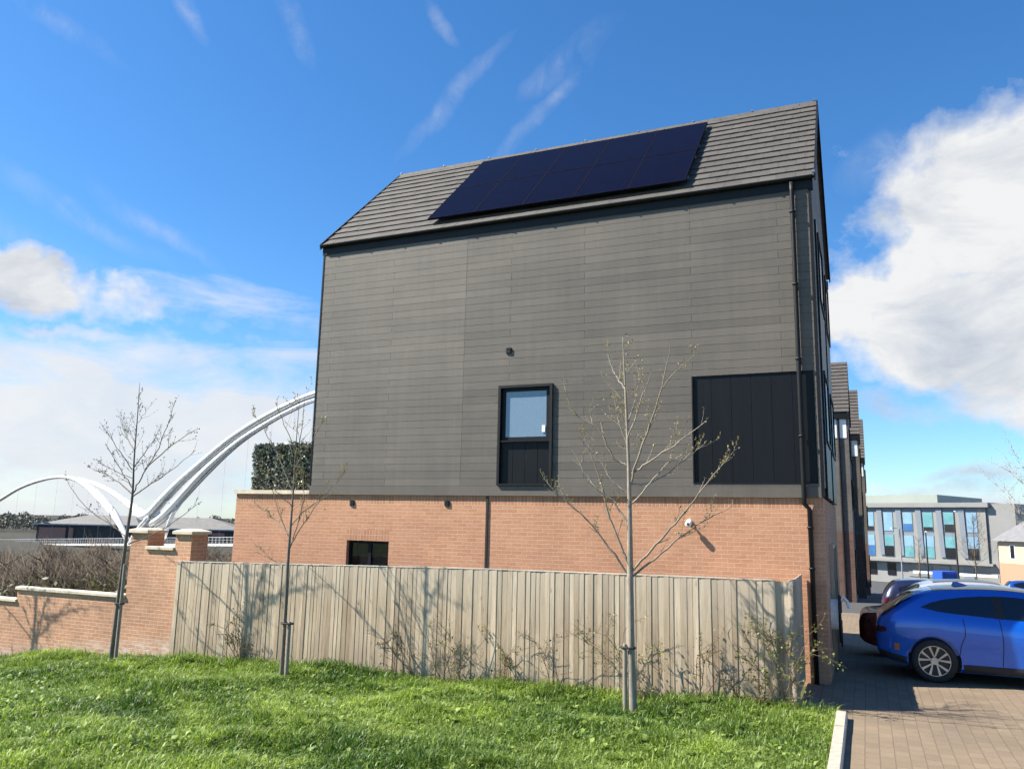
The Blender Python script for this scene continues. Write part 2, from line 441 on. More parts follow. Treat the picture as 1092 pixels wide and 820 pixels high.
def leaf_quads(name, P, size, m, parent=None, tintv=None, aspect=.55, up=None, keep=None):
    """many small pointed leaves (4-vertex kites) at points P with random facing"""
    n = len(P); size = np.broadcast_to(np.asarray(size, float), (n,))
    d = rng.normal(size=(n, 3)); 
    if up is not None: d = d * up[0] + np.array(up[1])
    d /= np.linalg.norm(d, axis=1)[:, None]
    e = np.cross(d, rng.normal(size=(n, 3))); e /= np.linalg.norm(e, axis=1)[:, None] + 1e-9
    s = size[:, None]
    V = np.stack([P, P + d * s * .5 + e * s * aspect * .5, P + d * s, P + d * s * .5 - e * s * aspect * .5], 1).reshape(-1, 3)
    tv = rng.random(n) if tintv is None else tintv
    col = np.repeat(np.stack([tv, rng.random(n), np.zeros(n)], 1), 4, 0)
    return np_mesh(name, V, np.arange(4 * n), np.full(n, 4), m, col, parent)

def twig_cones(name, A, B, r, m, parent=None, tintv=None):
    n = len(A); D = B - A; D /= np.linalg.norm(D, axis=1)[:, None] + 1e-9
    a = np.cross(D, np.array([.3, .5, .81])); a /= np.linalg.norm(a, axis=1)[:, None] + 1e-9; b = np.cross(D, a)
    r = np.broadcast_to(np.asarray(r, float), (n,))[:, None]
    V = np.stack([A + a * r, A + (-.5 * a + .87 * b) * r, A + (-.5 * a - .87 * b) * r, B], 1).reshape(-1, 3)
    base = (np.arange(n) * 4)[:, None]
    loops = (base + np.array([0, 1, 3, 1, 2, 3, 2, 0, 3])).ravel()
    tv = rng.random(n) if tintv is None else tintv
    col = np.repeat(np.stack([tv, rng.random(n), np.zeros(n)], 1), 4, 0)
    return np_mesh(name, V, loops, np.full(3 * n, 3), m, col, parent)

def subtract(rect, holes):
    """rect (x0,x1,z0,z1) minus holes -> list of rects"""
    out = [rect]
    for h in holes:
        nxt = []
        for (a, b, c, d) in out:
            if h[0] >= b or h[1] <= a or h[2] >= d or h[3] <= c: nxt.append((a, b, c, d)); continue
            if h[2] > c: nxt.append((a, b, c, h[2]))
            if h[3] < d: nxt.append((a, b, h[3], d))
            zc, zd = max(c, h[2]), min(d, h[3])
            if h[0] > a: nxt.append((a, h[0], zc, zd))
            if h[1] < b: nxt.append((h[1], b, zc, zd))
        out = nxt
    return [r for r in out if r[1] - r[0] > .004 and r[3] - r[2] > .004]

def cr(pts, n=6):
    """Catmull-Rom through points"""
    P = [np.array(p, float) for p in pts]; P = [2 * P[0] - P[1]] + P + [2 * P[-1] - P[-2]]; out = []
    for i in range(1, len(P) - 2):
        for k in range(n):
            t = k / n; a, b, c, d = P[i - 1:i + 3]
            out.append(.5 * (2 * b + (c - a) * t + (2 * a - 5 * b + 4 * c - d) * t * t + (3 * b - a - 3 * c + d) * t ** 3))
    out.append(P[-2]); return out

# ------------------------------------------------------------------ ground
def lx(x): return np.interp(x, [-200, -80, -30, -9, -7, -2.2, 2, 8.4, 10.6, 11.16, 60], [-5.5, -4.4, -2.2, -1.02, -.80, -.36, -.24, -.12, -.06, -.04, -.04])
def ry(y): return np.interp(y, [-50, 3, 12, 30, 95, 160, 4000], [0, 0, -.38, -.95, -4.4, -5.0, -5.0])
def gz(x, y):
    x = np.asarray(x, float); y = np.asarray(y, float)
    b = .07 * np.sin(x * 1.3 + y * .7) * np.sin(y * 1.9 - x * .4 + 1) + .02 * np.sin(x * 3.7 + 2) * np.sin(y * 3.1)
    b = b * np.clip((11.0 - x) / 1.2, 0, 1)
    return np.maximum(lx(x) + ry(y), -6.5) + b * (y < -1.5) - .0
xs = np.concatenate([-np.geomspace(3000, 14, 26), np.arange(-12, 12.01, .4), np.geomspace(13, 3000, 26)])
ys = np.concatenate([-np.geomspace(3000, 13, 22), np.arange(-12, -1.2, .4), [-1, 0, 1, 3, 6, 10, 15, 20, 30, 45, 60, 80, 95, 120, 160], np.geomspace(200, 3500, 16)])
X, Y = np.meshgrid(xs, ys); Z = gz(X, Y); Z = np.where((X > 10.9) & (Y > -60), Z - .03, Z)
nx_, ny_ = len(xs), len(ys); idx = np.arange(nx_ * ny_).reshape(ny_, nx_)
q = np.stack([idx[:-1, :-1], idx[:-1, 1:], idx[1:, 1:], idx[1:, :-1]], -1).reshape(-1, 4)
tag(np_mesh('ground', np.stack([X, Y, Z], -1).reshape(-1, 3), q.ravel(), np.full(len(q), 4), MT['ground'], smooth=True), kind='structure')

mb = MB()
yy = [-20, -10, -2.5, 0, 3, 8, 12, 20.0]
for a, b in zip(yy[:-1], yy[1:]):
    x0 = 11.3 if b <= -2.4 else 10.62
    mb.face([(x0, a, ry(a)), (40, a, ry(a)), (40, b, ry(b)), (x0, b, ry(b))])
tag(mb.build('driveway', MT['paving']), kind='structure')
mb = MB()
yy = [20.0, 30, 45, 60, 80, 95, 130]
for a, b in zip(yy[:-1], yy[1:]): mb.face([(8.5, a, ry(a) - .004), (70, a, ry(a) - .004), (70, b, ry(b) - .004), (8.5, b, ry(b) - .004)])
tag(mb.build('road', MT['asphalt']), kind='structure')
mb = MB()
y = -2.52
while y > -16:
    e = y - .905
    z = .10 + random.uniform(-.004, .004)
    mb.prism([(11.16, -.2), (11.30, -.2), (11.30, z - .02), (11.28, z), (11.16, z)], e, y, 'y')
    y = e - .010
tag(mb.build('kerb', MT['pavement_kerb']), kind='structure')

# ------------------------------------------------------------------ house
HL, HB, HW_, HD = 11.02, 3.13, 8.86, 6.66
RIDGE = (3.33, 12.30); EAVE = (-.09, 9.03); SEAVE = (-.15, 9.015)
house = thing('townhouse', 'three storey townhouse with grey cladding over orange brick under a tiled roof', 'house', (5.5, 3.3, 0))

bwin = (1.07, 2.16, 1.15, 2.12)
def brick_wall():
    mb = MB()
    yb = .03
    for (a, b, c, d) in subtract((-2.17, 10.99, -.5, 2.91), [bwin, (1.07, 2.16, 2.12, 2.345)]): mb.face([(a, yb, c), (b, yb, c), (b, yb, d), (a, yb, d)])
    for a, b, c, d in subtract((-2.17, 10.99, 2.91, 3.125), []): mb.face([(a, yb, c), (b, yb, c), (b, yb, d), (a, yb, d)], mi=1)
    mb.face([(1.07, yb, 2.12), (2.16, yb, 2.12), (2.16, yb, 2.345), (1.07, yb, 2.345)], mi=1)
    a, b, c, d = bwin
    for P in ([(a, yb, c), (a, yb, d), (a, .2, d), (a, .2, c)], [(b, yb, c), (b, .2, c), (b, .2, d), (b, yb, d)], [(a, yb, d), (b, yb, d), (b, .2, d), (a, .2, d)], [(a, yb, c), (a, .2, c), (b, .2, c), (b, yb, c)]): mb.face(P)
    # front (street) face with door and window openings, left and back faces
    xf = 10.99
    for (a, b, c, d) in subtract((yb, HD, -.5, 3.125), [(1.75, 2.75, .05, 2.2), (3.6, 5.6, .05, 2.2)]): mb.face([(xf, a, c), (xf, b, c), (xf, b, d), (xf, a, d)])
    for (a, b, c, d) in ((1.75, 2.75, .05, 2.2), (3.6, 5.6, .05, 2.2)):
        for P in ([(xf, a, c), (xf, a, d), (xf - .2, a, d), (xf - .2, a, c)], [(xf, b, c), (xf - .2, b, c), (xf - .2, b, d), (xf, b, d)], [(xf, a, d), (xf, b, d), (xf - .2, b, d), (xf - .2, a, d)]): mb.face(P)
    mb.face([(-2.17, yb, -1), (-2.17, HD, -1), (-2.17, HD, 3.125), (-2.17, yb, 3.125)])
    mb.face([(-2.17, HD, -1), (10.99, HD, -1), (10.99, HD, 3.125), (-2.17, HD, 3.125)])
    mb.face([(-2.17, yb, 3.11), (0, yb, 3.11), (0, HD, 3.11), (-2.17, HD, 3.11)])
    return mb.build('brick_wall', [MT['brick'], MT['soldier']], house, fix=False)
brick_wall()
mb = MB(); mb.box(-2.215, -.004, -.02, .30, 3.126, 3.215); mb.box(-2.215, -1.9, .301, HD, 3.126, 3.215); mb.build('coping', MT['stone'], house)
mb = MB(); mb.box(4.48, 4.525, .005, .028, -.3, 3.10); mb.build('movement_joint', MT['blackmatt'], house)

# upper storeys: dark backing box, gables, then boards
mb = MB()
wh1, wh2 = (4.73, 5.94, 3.33, 5.40), (8.75, 10.93, 3.365, 5.39)
mb.prism([(.034, HB + .004), (HD, HB + .004), (HD, HW_), (HD, 9.0), (RIDGE[0], 12.05), (.034, 8.95)], .03, 10.95, 'x')
mb.build('structural_wall', MT['blackmatt'], house)
mb = MB()
pitch = .157; z = 3.315; row = 0
even = [2.0, 3.87, 4.95, 8.77]; odd = [.35, 3.87, 6.6, 10.4]
while z < HW_ - .02:
    js = [0.0] + (even if row % 2 == 0 else odd) + [HL - .04]
    for a, b in zip(js[:-1], js[1:]):
        base = .62 if b <= 3.88 else .30
        c0 = min(1, max(0, base + random.gauss(0, .11) + (.12 if random.random() < .06 else 0)))
        for (p, q_, r, s_) in subtract((a + .0025, b - .0025, z + .0018, min(z + pitch - .0018, HW_)), [wh1, wh2]):
            yb, yt = -.0105 + .002 * (r - z) / pitch, -.0085
            i = [(p, yb, r), (q_, yb, r), (q_, yt, s_), (p, yt, s_), (p, .03, r), (q_, .03, r), (q_, .03, s_), (p, .03, s_)]
            mb.mesh(i, [(0, 1, 2, 3), (0, 4, 5, 1), (3, 2, 6, 7), (1, 5, 6, 2), (0, 3, 7, 4)], c0)
    z += pitch; row += 1
mb.build('cladding', MT['clad'], house)
mb = MB(); mb.box(-.004, HL - .03, -.018, .03, HB - .012, 3.312, .35); mb.build('base_trim', MT['clad'], house)
mb = MB()
# street-side cladding (x+): boards and gable
z = 3.315
while z < 12.2:
    t = min(1, max(0, (z + .16 - 9.0) / (12.1 - 9.0)))
    y0, y1 = t * RIDGE[0], HD - t * (HD - RIDGE[0])
    if y1 - y0 > .1:
        for (p, q_, r, s_) in subtract((y0 + .0, y1, z + .003, z + pitch - .003), [(.95, 3.1, 3.2, 8.6), (3.9, 6.0, 3.2, 8.6)]):
            mb.box(10.96, HL - .006, p, q_, r, s_, random.uniform(.2, .5))
    z += pitch
mb.build('street_cladding', MT['clad'], house)
mb = MB()
mb.box(HL - .045, HL + .012, -.022, .05, HB + .0, 8.98); mb.box(-.022, .012, -.02, .02, HB + .19, HW_ + .1)
mb.each('corner_trim', MT['gutter'], house)
mb = MB()
for (a, b) in ((.95, 3.1), (3.9, 6.0)):
    mb.box(10.955, HL + .03, a, b, 3.16, 8.58)
mb.each('street_panel', MT['panel'], house)
for (a, b, c, d) in ((1.2, 2.85, 4.2, 5.6), (4.15, 5.75, 4.2, 5.6), (1.2, 2.85, 7.0, 8.4), (4.15, 5.75, 7.0, 8.4)):
    mb = MB()
    for q4 in ((a, b, d - .06, d), (a, b, c, c + .06), (a, a + .06, c + .06, d - .06), (b - .06, b, c + .06, d - .06)): mb.box(HL + .031, HL + .06, *q4)
    w = mb.build('window', MT['black'], house)
    mb = MB(); mb.box(HL + .034, HL + .042, a + .061, b - .061, c + .061, d - .061); mb.build('pane', MT['glass'], w)
mb = MB(); mb.box(10.80, 10.84, 1.76, 2.74, .06, 2.19); dr = mb.build('door', MT['black'], house)
mb = MB(); mb.bar((10.87, 2.6, .95), (10.87, 2.6, 1.35), .025, .025); mb.build('handle', MT['alloy'], dr)
mb = MB(); mb.box(10.80, 10.84, 3.61, 5.59, .06, 2.19); mb.build('shop_shutter', MT['gutter'], house).name = 'garage_door'
mb = MB(); mb.box(10.992, 11.06, 1.66, 1.74, .05, 2.29); mb.box(10.992, 11.06, 2.76, 2.84, .05, 2.29); mb.box(10.992, 11.06, 1.741, 2.759, 2.21, 2.29)
mb.each('door_frame', MT['fence'], house)

# side window
mb = MB()
x0, x1, z0, z1 = wh1
for P in ((x0, x0 + .055, z0, z1), (x1 - .055, x1, z0, z1), (x0 + .055, x1 - .055, z1 - .055, z1), (x0 + .055, x1 - .055, z0, z0 + .03)):
    mb.box(P[0], P[1], -.062, .031, P[2], P[3])
wf = mb.build('window', MT['black'], house)
mb = MB()
zt = 4.25
mb.box(x0 + .056, x1 - .056, -.05, .03, zt - .035, zt + .0)
for P in ((x0 + .07, x0 + .15, zt + .001, z1 - .057), (x1 - .15, x1 - .07, zt + .001, z1 - .057), (x0 + .151, x1 - .151, z1 - .13, z1 - .057), (x0 + .151, x1 - .151, zt + .001, zt + .07)):
    mb.box(P[0], P[1], .008, .032, P[2], P[3])
mb.build('frame', MT['gutter'], wf)
mb = MB(); mb.box(x0 + .15, x1 - .15, .018, .024, zt + .07, z1 - .13); mb.build('pane', MT['frosted'], wf)
mb = MB()
for k in range(4):
    w4 = (x1 - x0 - .11) / 4; a = x0 + .055 + k * w4
    mb.box(a + .004, a + w4 - .004, .012, .03, z0 + .032, zt - .036)
mb.build('lower_panel', MT['panel'], wf)
mb = MB(); mb.box(x1 - .24, x1 - .17, -.004, .0075, zt + .16, zt + .30); mb.build('handle', MT['white'], wf)
# big dark recessed panel
mb = MB()
n = 6; w4 = (10.92 - 8.75) / n
for k in range(n): mb.box(8.752 + k * w4, 8.75 + (k + 1) * w4 - .003, .014, .031, 3.368, 5.387)
mb.build('dark_panel', MT['panel'], house)
mb = MB(); mb.box(8.751, 8.775, -.02, .012, 3.366, 5.389); mb.box(8.776, 10.9, -.02, .012, 3.3655, 3.385); mb.each('panel_trim', MT['gutter'], house)
# brick window
a, b, c, d = bwin
mb = MB()
for P in ((a, a + .06, c, d), (b - .06, b, c, d), (a + .06, b - .06, d - .06, d), (a + .06, b - .06, c, c + .06), ((a + b) / 2 - .04, (a + b) / 2 + .04, c + .06, d - .06)): mb.box(P[0], P[1], .13, .19, P[2], P[3])
wf = mb.build('window', MT['gutter'], house)
mb = MB(); mb.box(a + .06, (a + b) / 2 - .04, .155, .162, c + .06, d - .06); mb.box((a + b) / 2 + .04, b - .06, .155, .162, c + .06, d - .06); mb.each('pane', MT['glass'], wf)
mb = MB(); mb.box(a + .30, a + .47, .172, .186, c, d - .02); mb.box(b - .36, b - .31, .172, .186, c, d - .22); mb.box(a - .3, b + .3, .9, .92, c - .5, d + .4, 0)
mb.each('curtain', simple('tan_curtain', (.70, .50, .30), .9), wf)
for (x, zz, s_, yv) in ((4.93, 6.15, .060, -.012), (1.16, 2.935, .056, .03), (3.56, 2.95, .056, .03)):
    mb = MB(); mb.box(x - s_, x + s_, yv - .022, yv + .0, zz - s_, zz + s_)
    for k in range(4): mb.box(x - s_ + .012, x + s_ - .012, yv - .032, yv - .0225, zz - s_ + .014 + k * .03, zz - s_ + .028 + k * .03)
    mb.build('vent_cover', MT['blackmatt'], house)

# roof
def roof_mesh(x0, x1, ev, rd, rows, mb, mir=False, D=HD):
    L = math.hypot(rd[0] - ev[0], rd[1] - ev[1]); dy, dz = (rd[0] - ev[0]) / L, (rd[1] - ev[1]) / L; ny, nz = -dz, dy
    g = L / rows; th = .036
    def P(x, s, h):
        y = ev[0] + dy * s + ny * h; z = ev[1] + dz * s + nz * h
        return (x, (2 * rd[0] - y) if mir else y, z)
    n = max(1, round((x1 - x0) / .33)); w = (x1 - x0) / n
    for r in range(rows):
        s0, s1 = r * g - (.03 if r == 0 else 0), (r + 1) * g
        for k in range(n):
            j = random.uniform(-.003, .004); j2 = random.uniform(-.003, .004)
            a, b = x0 + k * w + .002, x0 + (k + 1) * w - .002; off = (r % 2) * w / 2
            a2, b2 = (a + off, b + off) if b + off < x1 else (a + off, x1)
            if k == 0 and off: 
                pts = [P(x0, s0, th), P(a2 - .004, s0, th), P(a2 - .004, s1 + .03, .004), P(x0, s1 + .03, .004)]
                mb.face(pts, uv=[(x0, s0), (a2, s0), (a2, s1), (x0, s1)]); mb.face([P(x0, s0, th), P(x0, s0, -.0), P(a2, s0, -.0), P(a2, s0, th)])
            a, b = a2, b2
            if b - a < .02: continue
            mb.face([P(a, s0, th + j), P(b, s0, th + j2), P(b, s1 + .03, .004 + j2), P(a, s1 + .03, .004 + j)], uv=[(a + .01, s0 + .02), (b - .01, s0 + .02), (b - .01, s1), (a + .01, s1)])
            mb.face([P(a, s0, th + j), P(a, s0, -.0), P(b, s0, -.0), P(b, s0, th + j2)])
    mb.face([P(x0, -.02, -.03), P(x1, -.02, -.03), P(x1, L + .01, -.03), P(x0, L + .01, -.03)])
rx0, rx1 = -.08, 11.09
mb = MB(); ev = (EAVE[0] + .05, EAVE[1] + .03)
roof_mesh(rx0, rx1, ev, RIDGE, 14, mb); roof_mesh(rx0, rx1, ev, RIDGE, 14, mb, True)
rf = mb.build('roof', MT['roof'], house, fix=False)
mb = MB(); k = rx0
while k < rx1 - .1:
    e = min(k + .45, rx1)
    mb.prism([(RIDGE[0] - .10, RIDGE[1] - .07), (RIDGE[0] - .02, RIDGE[1] + .045), (RIDGE[0] + .02, RIDGE[1] + .045), (RIDGE[0] + .10, RIDGE[1] - .07)], k, e - .006, 'x'); k = e
mb.build('ridge_cap', MT['roof'], rf)
mb = MB()
for x in np.linspace(rx0 + .03, rx1 - .05, 9): mb.box(x - .02, x + .02, RIDGE[0] - .04, RIDGE[0] + .0, RIDGE[1] + .046, RIDGE[1] + .085)
mb.box(rx1 - .03, rx1 + .02, -.16, -.10, EAVE[1] + .06, EAVE[1] + .11)
mb.each('ridge_clip', MT['alloy'], rf)
mb = MB()
for sgn in (0, 1):
    for xx in (rx1, rx0 - .03):
        pts = [(ev[0] - .03, ev[1] - .10), (RIDGE[0], RIDGE[1] - .14), (RIDGE[0], RIDGE[1] + .05), (ev[0] - .03, ev[1] + .05)]
        if sgn: pts = [(2 * RIDGE[0] - p[0], p[1]) for p in pts]
        mb.prism(pts, xx, xx + .03, 'x')
mb.each('verge', MT['gutter'], rf)
mb = MB(); mb.box(-.05, 11.06, -.024, .10, 8.835, 9.075); mb.box(-.05, 11.06, HD + .0, HD + .05, 8.76, 8.985); mb.each('fascia', MT['black'], house)  # front fascia's black carried lower to stand in for the gutter's shadow
# gutter: half round along the eave
mb = MB()
gyc, gzc, gr = -.078, 9.062, .050
prof = [(gyc + gr * math.cos(a), gzc + gr * math.sin(a) * 1.15) for a in np.linspace(math.pi, 2 * math.pi, 11)]
prof2 = [(gyc + (gr - .006) * math.cos(a), gzc + (gr - .006) * math.sin(a) * 1.15 + .004) for a in np.linspace(2 * math.pi, math.pi, 11)]
mb.prism(prof + prof2, -.075, 11.075, 'x')
gt = mb.build('gutter', MT['gutter'], house)
mb = MB()
for x in np.arange(.15, 11, .92): mb.tube([(x, gyc + .053 * math.cos(a), gzc + .061 * math.sin(a)) for a in np.linspace(math.pi, 2 * math.pi, 9)], .010, 5)
mb.each('bracket', MT['gutter'], gt)
mb = MB()
px_ = 10.69
mb.tube([(px_, gyc, 8.98), (px_, gyc, 8.80), (px_, -.075, 8.7), (px_, -.075, HB + .02), (px_, -.06, HB - .12), (px_ + .08, -.02, HB - .22), (px_ + .08, -.02, .0)], .042, 10)
for zz in (8.4, 7.0, 5.6, 4.2, 2.6, 1.9): mb.lathe([(.046, zz - .02), (.054, zz - .02), (.054, zz + .02), (.046, zz + .02)], (px_ + (.08 if zz < 3 else 0), -.075 if zz > 3 else -.02, 0), 'z', 10)
mb.build('downpipe', MT['black'], house, smooth=True)

# solar panels: five columns, two rows, lying on the roof
dL = math.hypot(RIDGE[0] - SEAVE[0], RIDGE[1] - SEAVE[1]); sy, sz = (RIDGE[0] - SEAVE[0]) / dL, (RIDGE[1] - SEAVE[1]) / dL
def RP(x, s, h): return Vector((x, SEAVE[0] + sy * s - sz * h, SEAVE[1] + sz * s + sy * h))
xa, xb, s0, s1 = 2.76, 8.68, .44, 4.30
ordn = ['leftmost', 'second from left', 'middle', 'second from right', 'rightmost']
for r in range(2):
    for k in range(5):
        a = xa + (xb - xa) / 5 * k + .001; b = xa + (xb - xa) / 5 * (k + 1) - .001
        c_ = s0 + (s1 - s0) / 2 * r + .002; d_ = s0 + (s1 - s0) / 2 * (r + 1) - .002
        t = thing('solar_panel', '%s solar panel of the %s row on the grey tiled roof' % (ordn[k], ('lower', 'upper')[r]), 'solar panel', RP((a + b) / 2, c_, .07), 'solar panels on the tiled roof')
        mb = MB()
        def slab(u0, u1, v0, v1, h0, h1):
            P = [RP(u, v, h) for h in (h0, h1) for (u, v) in ((u0, v0), (u1, v0), (u1, v1), (u0, v1))]
            mb.mesh(P, [(0, 1, 2, 3), (4, 5, 6, 7), (0, 1, 5, 4), (1, 2, 6, 5), (2, 3, 7, 6), (3, 0, 4, 7)])
        f = .014
        slab(a, b, c_, c_ + f, .09, .132); slab(a, b, d_ - f, d_, .09, .132); slab(a, a + f, c_ + f, d_ - f, .09, .132); slab(b - f, b, c_ + f, d_ - f, .09, .132)
        mb.build('frame', MT['solarframe'], t)
        mb = MB(); P = [RP(u, v, .128) for (u, v) in ((a + f, c_ + f), (b - f, c_ + f), (b - f, d_ - f), (a + f, d_ - f))]
        P2 = [RP(u, v, .10) for (u, v) in ((a + f, c_ + f), (b - f, c_ + f), (b - f, d_ - f), (a + f, d_ - f))]
        mb.face(P, uv=[(a, c_), (b, c_), (b, d_), (a, d_)]); mb.face(P2[::-1]); mb.build('cells', MT['solar'], t, fix=False)
        mb = MB()
        for v in (c_ + .35, d_ - .35): slab(a, b, v, v + .04, .03, .0895)
        mb.each('mounting_rail', MT['steel'], t)

# terrace hedge screens
for (a, b, lab) in ((-2.02, -1.44, 'narrow dark artificial hedge panel at the outer end of the brick terrace'), (-1.36, -.03, 'wide dark artificial hedge panel on the terrace beside the grey cladding')):
    t = thing('hedge_panel', lab, 'hedge', ((a + b) / 2, .45, 3.12), 'hedge panels on the terrace')
    n = int(5200 * (b - a) / 1.2)
    P = np.stack([rng.uniform(a, b, n), rng.uniform(.34, .60, n), rng.uniform(3.14, 4.33, n)], 1)
    front = rng.random(n) < .6; P[front, 1] = .33 + rng.random(front.sum()) * .05
    leaf_quads('leaves', P, rng.uniform(.05, .11, n), MT['hedge'], t, np.clip(rng.beta(.8, 1.25, n), 0, 1), .6)
    mb = MB(); mb.box(a + .04, b - .04, .44, .5, 3.115, 4.27); mb.build('backing', MT['blackmatt'], t)

# security camera on brick
t = thing('security_camera', 'small white security camera on the brick wall below the cladding', 'camera', (8.66, .03, 2.66))
mb = MB(); mb.lathe([(0, -.001), (.05, -.001), (.05, -.03), (.035, -.04), (0, -.04)], (8.66, .03, 2.66), 'y', 16); mb.bar((8.66, .0, 2.66), (8.66, -.10, 2.64), .03, .03); mb.build('bracket', MT['white'], t)
mb = MB(); mb.lathe([(0, -.09), (.03, -.09), (.052, -.10), (.055, -.16), (.046, -.175), (0, -.172)], (8.665, .03, 2.62), 'y', 18); mb.build('housing', MT['white'], t, smooth=True)
mb = MB(); mb.lathe([(0, -.178), (.022, -.178), (.026, -.173)], (8.665, .03, 2.62), 'y', 14); mb.build('lens', MT['blackmatt'], t)

# EV charger on street face
t = thing('car_charger', 'white wall mounted car charger with looped black cable on the brick corner', 'charger', (10.99, 1.2, 1.05))
mb = MB(); pts = [(1.2 + .15 * math.cos(a), 1.05 + .27 * math.sin(a)) for a in np.linspace(0, 2 * math.pi, 20, endpoint=False)]
mb.prism(pts, 10.992, 11.11, 'x'); mb.build('housing', MT['white'], t)
mb = MB(); mb.tube([(11.14, 1.2 + (.21 + .01 * math.sin(3 * a)) * math.cos(a), .98 + (.42) * math.sin(a)) for a in np.linspace(0, 2 * math.pi, 26)], .018, 6); mb.tube([(11.16, 1.2 + .23 * math.cos(a), .93 + .44 * math.sin(a)) for a in np.linspace(.3, 2 * math.pi, 22)], .018, 6); mb.build('cable', MT['wire'], t)
mb = MB(); mb.tube([(11.12, 1.3, 1.25), (11.2, 1.32, 1.36), (11.27, 1.33, 1.28), (11.3, 1.33, 1.15)], [.03, .035, .03, .025], 8); mb.build('plug', MT['white'], t)

# ------------------------------------------------------------------ fence
fence = thing('wooden_fence', 'weathered closeboard wooden fence along the grass in front of the house', 'fence', (4.5, -2.1, 0))
def ftop(x): return float(np.interp(x, [-1.7, 5.5, 10.6], [1.63, 1.775, 1.81]))
mb = MB(); x = -1.68; k = 0
while x < 10.55:
    w = random.uniform(.072, .118); c0 = min(1, max(0, random.gauss(.5, .25)))
    z0 = gz(x, -2.1) + .06 + random.uniform(-.01, .01); z1 = ftop(x) - .012 + random.uniform(-.012, .010)
    ya = -2.10 + random.uniform(-.004, .004)
    th0, th1 = .008, .0125
    lean = random.uniform(-.004, .004)
    v = [(x, ya - th0 + .0, z0), (x + w, ya - th1, z0), (x + w, ya, z0), (x, ya, z0), (x + lean, ya - th0, z1), (x + w + lean, ya - th1, z1), (x + w + lean, ya, z1), (x + lean, ya, z1)]
    mb.mesh(v, [(0, 1, 5, 4), (1, 2, 6, 5), (2, 3, 7, 6), (3, 0, 4, 7), (4, 5, 6, 7), (0, 3, 2, 1)], c0)
    x += w - random.uniform(.001, .006)
mb.build('boards', MT['fence'], fence)
mb = MB(); y = -2.04
while y < -.03:
    w = random.uniform(.12, .15); mb.box(10.575, 10.595, y, min(y + w - .004, .02), .05, 1.80 + random.uniform(-.01, .01), min(1, max(0, random.gauss(.4, .2)))); y += w
mb.build('return_boards', MT['fence'], fence)
mb = MB()
for x in np.arange(-1.6, 10.5, 2.0): mb.box(x, x + .1, -2.03, -1.93, gz(x, -2) - .3, ftop(x) - .08, random.random())
mb.each('post', MT['post'], fence)
mb = MB(); mb.lathe([(0, -.2), (.06, -.2), (.06, 1.74), (.05, 1.80), (.03, 1.825), (0, 1.83)], (10.6, -2.1, 0), 'z', 14, .35); mb.build('post', MT['post'], fence, smooth=False)
mb = MB()
for zz in (.25, .9, 1.5): mb.bar((-1.65, -2.075, zz - .12), (10.55, -2.075, zz), .04, .07)
mb.each('rail', MT['post'], fence)
mb = MB()
for a, b in zip(np.arange(-1.68, 10.5, 1.0), np.arange(-.68, 11.0, 1.0)):
    b = min(b, 10.56); mb.bar((a, -2.100, ftop(a) - .002), (b - .004, -2.100, ftop(b) - .002), .036, .014, random.random())
mb.build('capping', tinted('bleached_capping', (.52, .48, .42), (.66, .61, .54), .9, (3, 30, 30), .2), fence)
mb = MB(); 
for a in np.arange(-1.68, 10.3, 1.83): mb.bar((a, -2.088, gz(a, -2.1) + .0), (min(a + 1.82, 10.55), -2.088, gz(a + 1.8, -2.1) + .0), .02, .16, random.uniform(0, .3))
mb.build('gravel_board', MT['post'], fence)

# ------------------------------------------------------------------ boundary wall
wall = thing('boundary_wall', 'stepped orange brick garden wall with pale coping and two piers left of the fence', 'wall', (-5, -1.9, 0))
mb = MB(); yw, yb_ = -2.05, -1.83
mb.box(-14, -6.62, yw, yb_, -2, .52); mb.box(-6.62, -3.14, yw, yb_, -2, .80); mb.box(-2.65, -1.84, yw, yb_, -2, 1.85); 
mb.build('brickwork', MT['wallbrick'], wall)
for (a, b, z) in ((-14, -6.60, .521), (-6.66, -3.142, .801), (-2.66, -1.845, 1.851)):
    mb = MB(); x = a
    while x < b - .01:
        e = min(x + .9, b)
        if b - e < .2: e = b
        mb.prism([(yw - .045, z), (yb_ + .045, z), (yb_ + .045, z + .055), ((yw + yb_) / 2, z + .075), (yw - .045, z + .055)], x, e - .006, 'x'); x = e
    mb.build('coping', MT['stone'], wall)
for (a, b) in ((-3.14, -2.65), (-1.84, -1.39)):
    mb = MB(); mb.box(a, b, yw, yw + .46, -2, 2.19); p = mb.build('pier', MT['wallbrick'], wall)
    mb = MB(); cx = (a + b) / 2; cy = yw + .225
    mb.box(a - .05, b + .05, yw - .06, yw + .51, 2.191, 2.25)
    e = .06
    mb.mesh([(a - .05, yw - .06, 2.251), (b + .05, yw - .06, 2.251), (b + .05, yw + .51, 2.251), (a - .05, yw + .51, 2.251), (a + .1, yw + .1, 2.30), (b - .1, yw + .1, 2.30), (b - .1, yw + .36, 2.30), (a + .1, yw + .36, 2.30)], [(0, 1, 5, 4), (1, 2, 6, 5), (2, 3, 7, 6), (3, 0, 4, 7), (4, 5, 6, 7)])
    mb.build('pier_cap', MT['stone'], p)

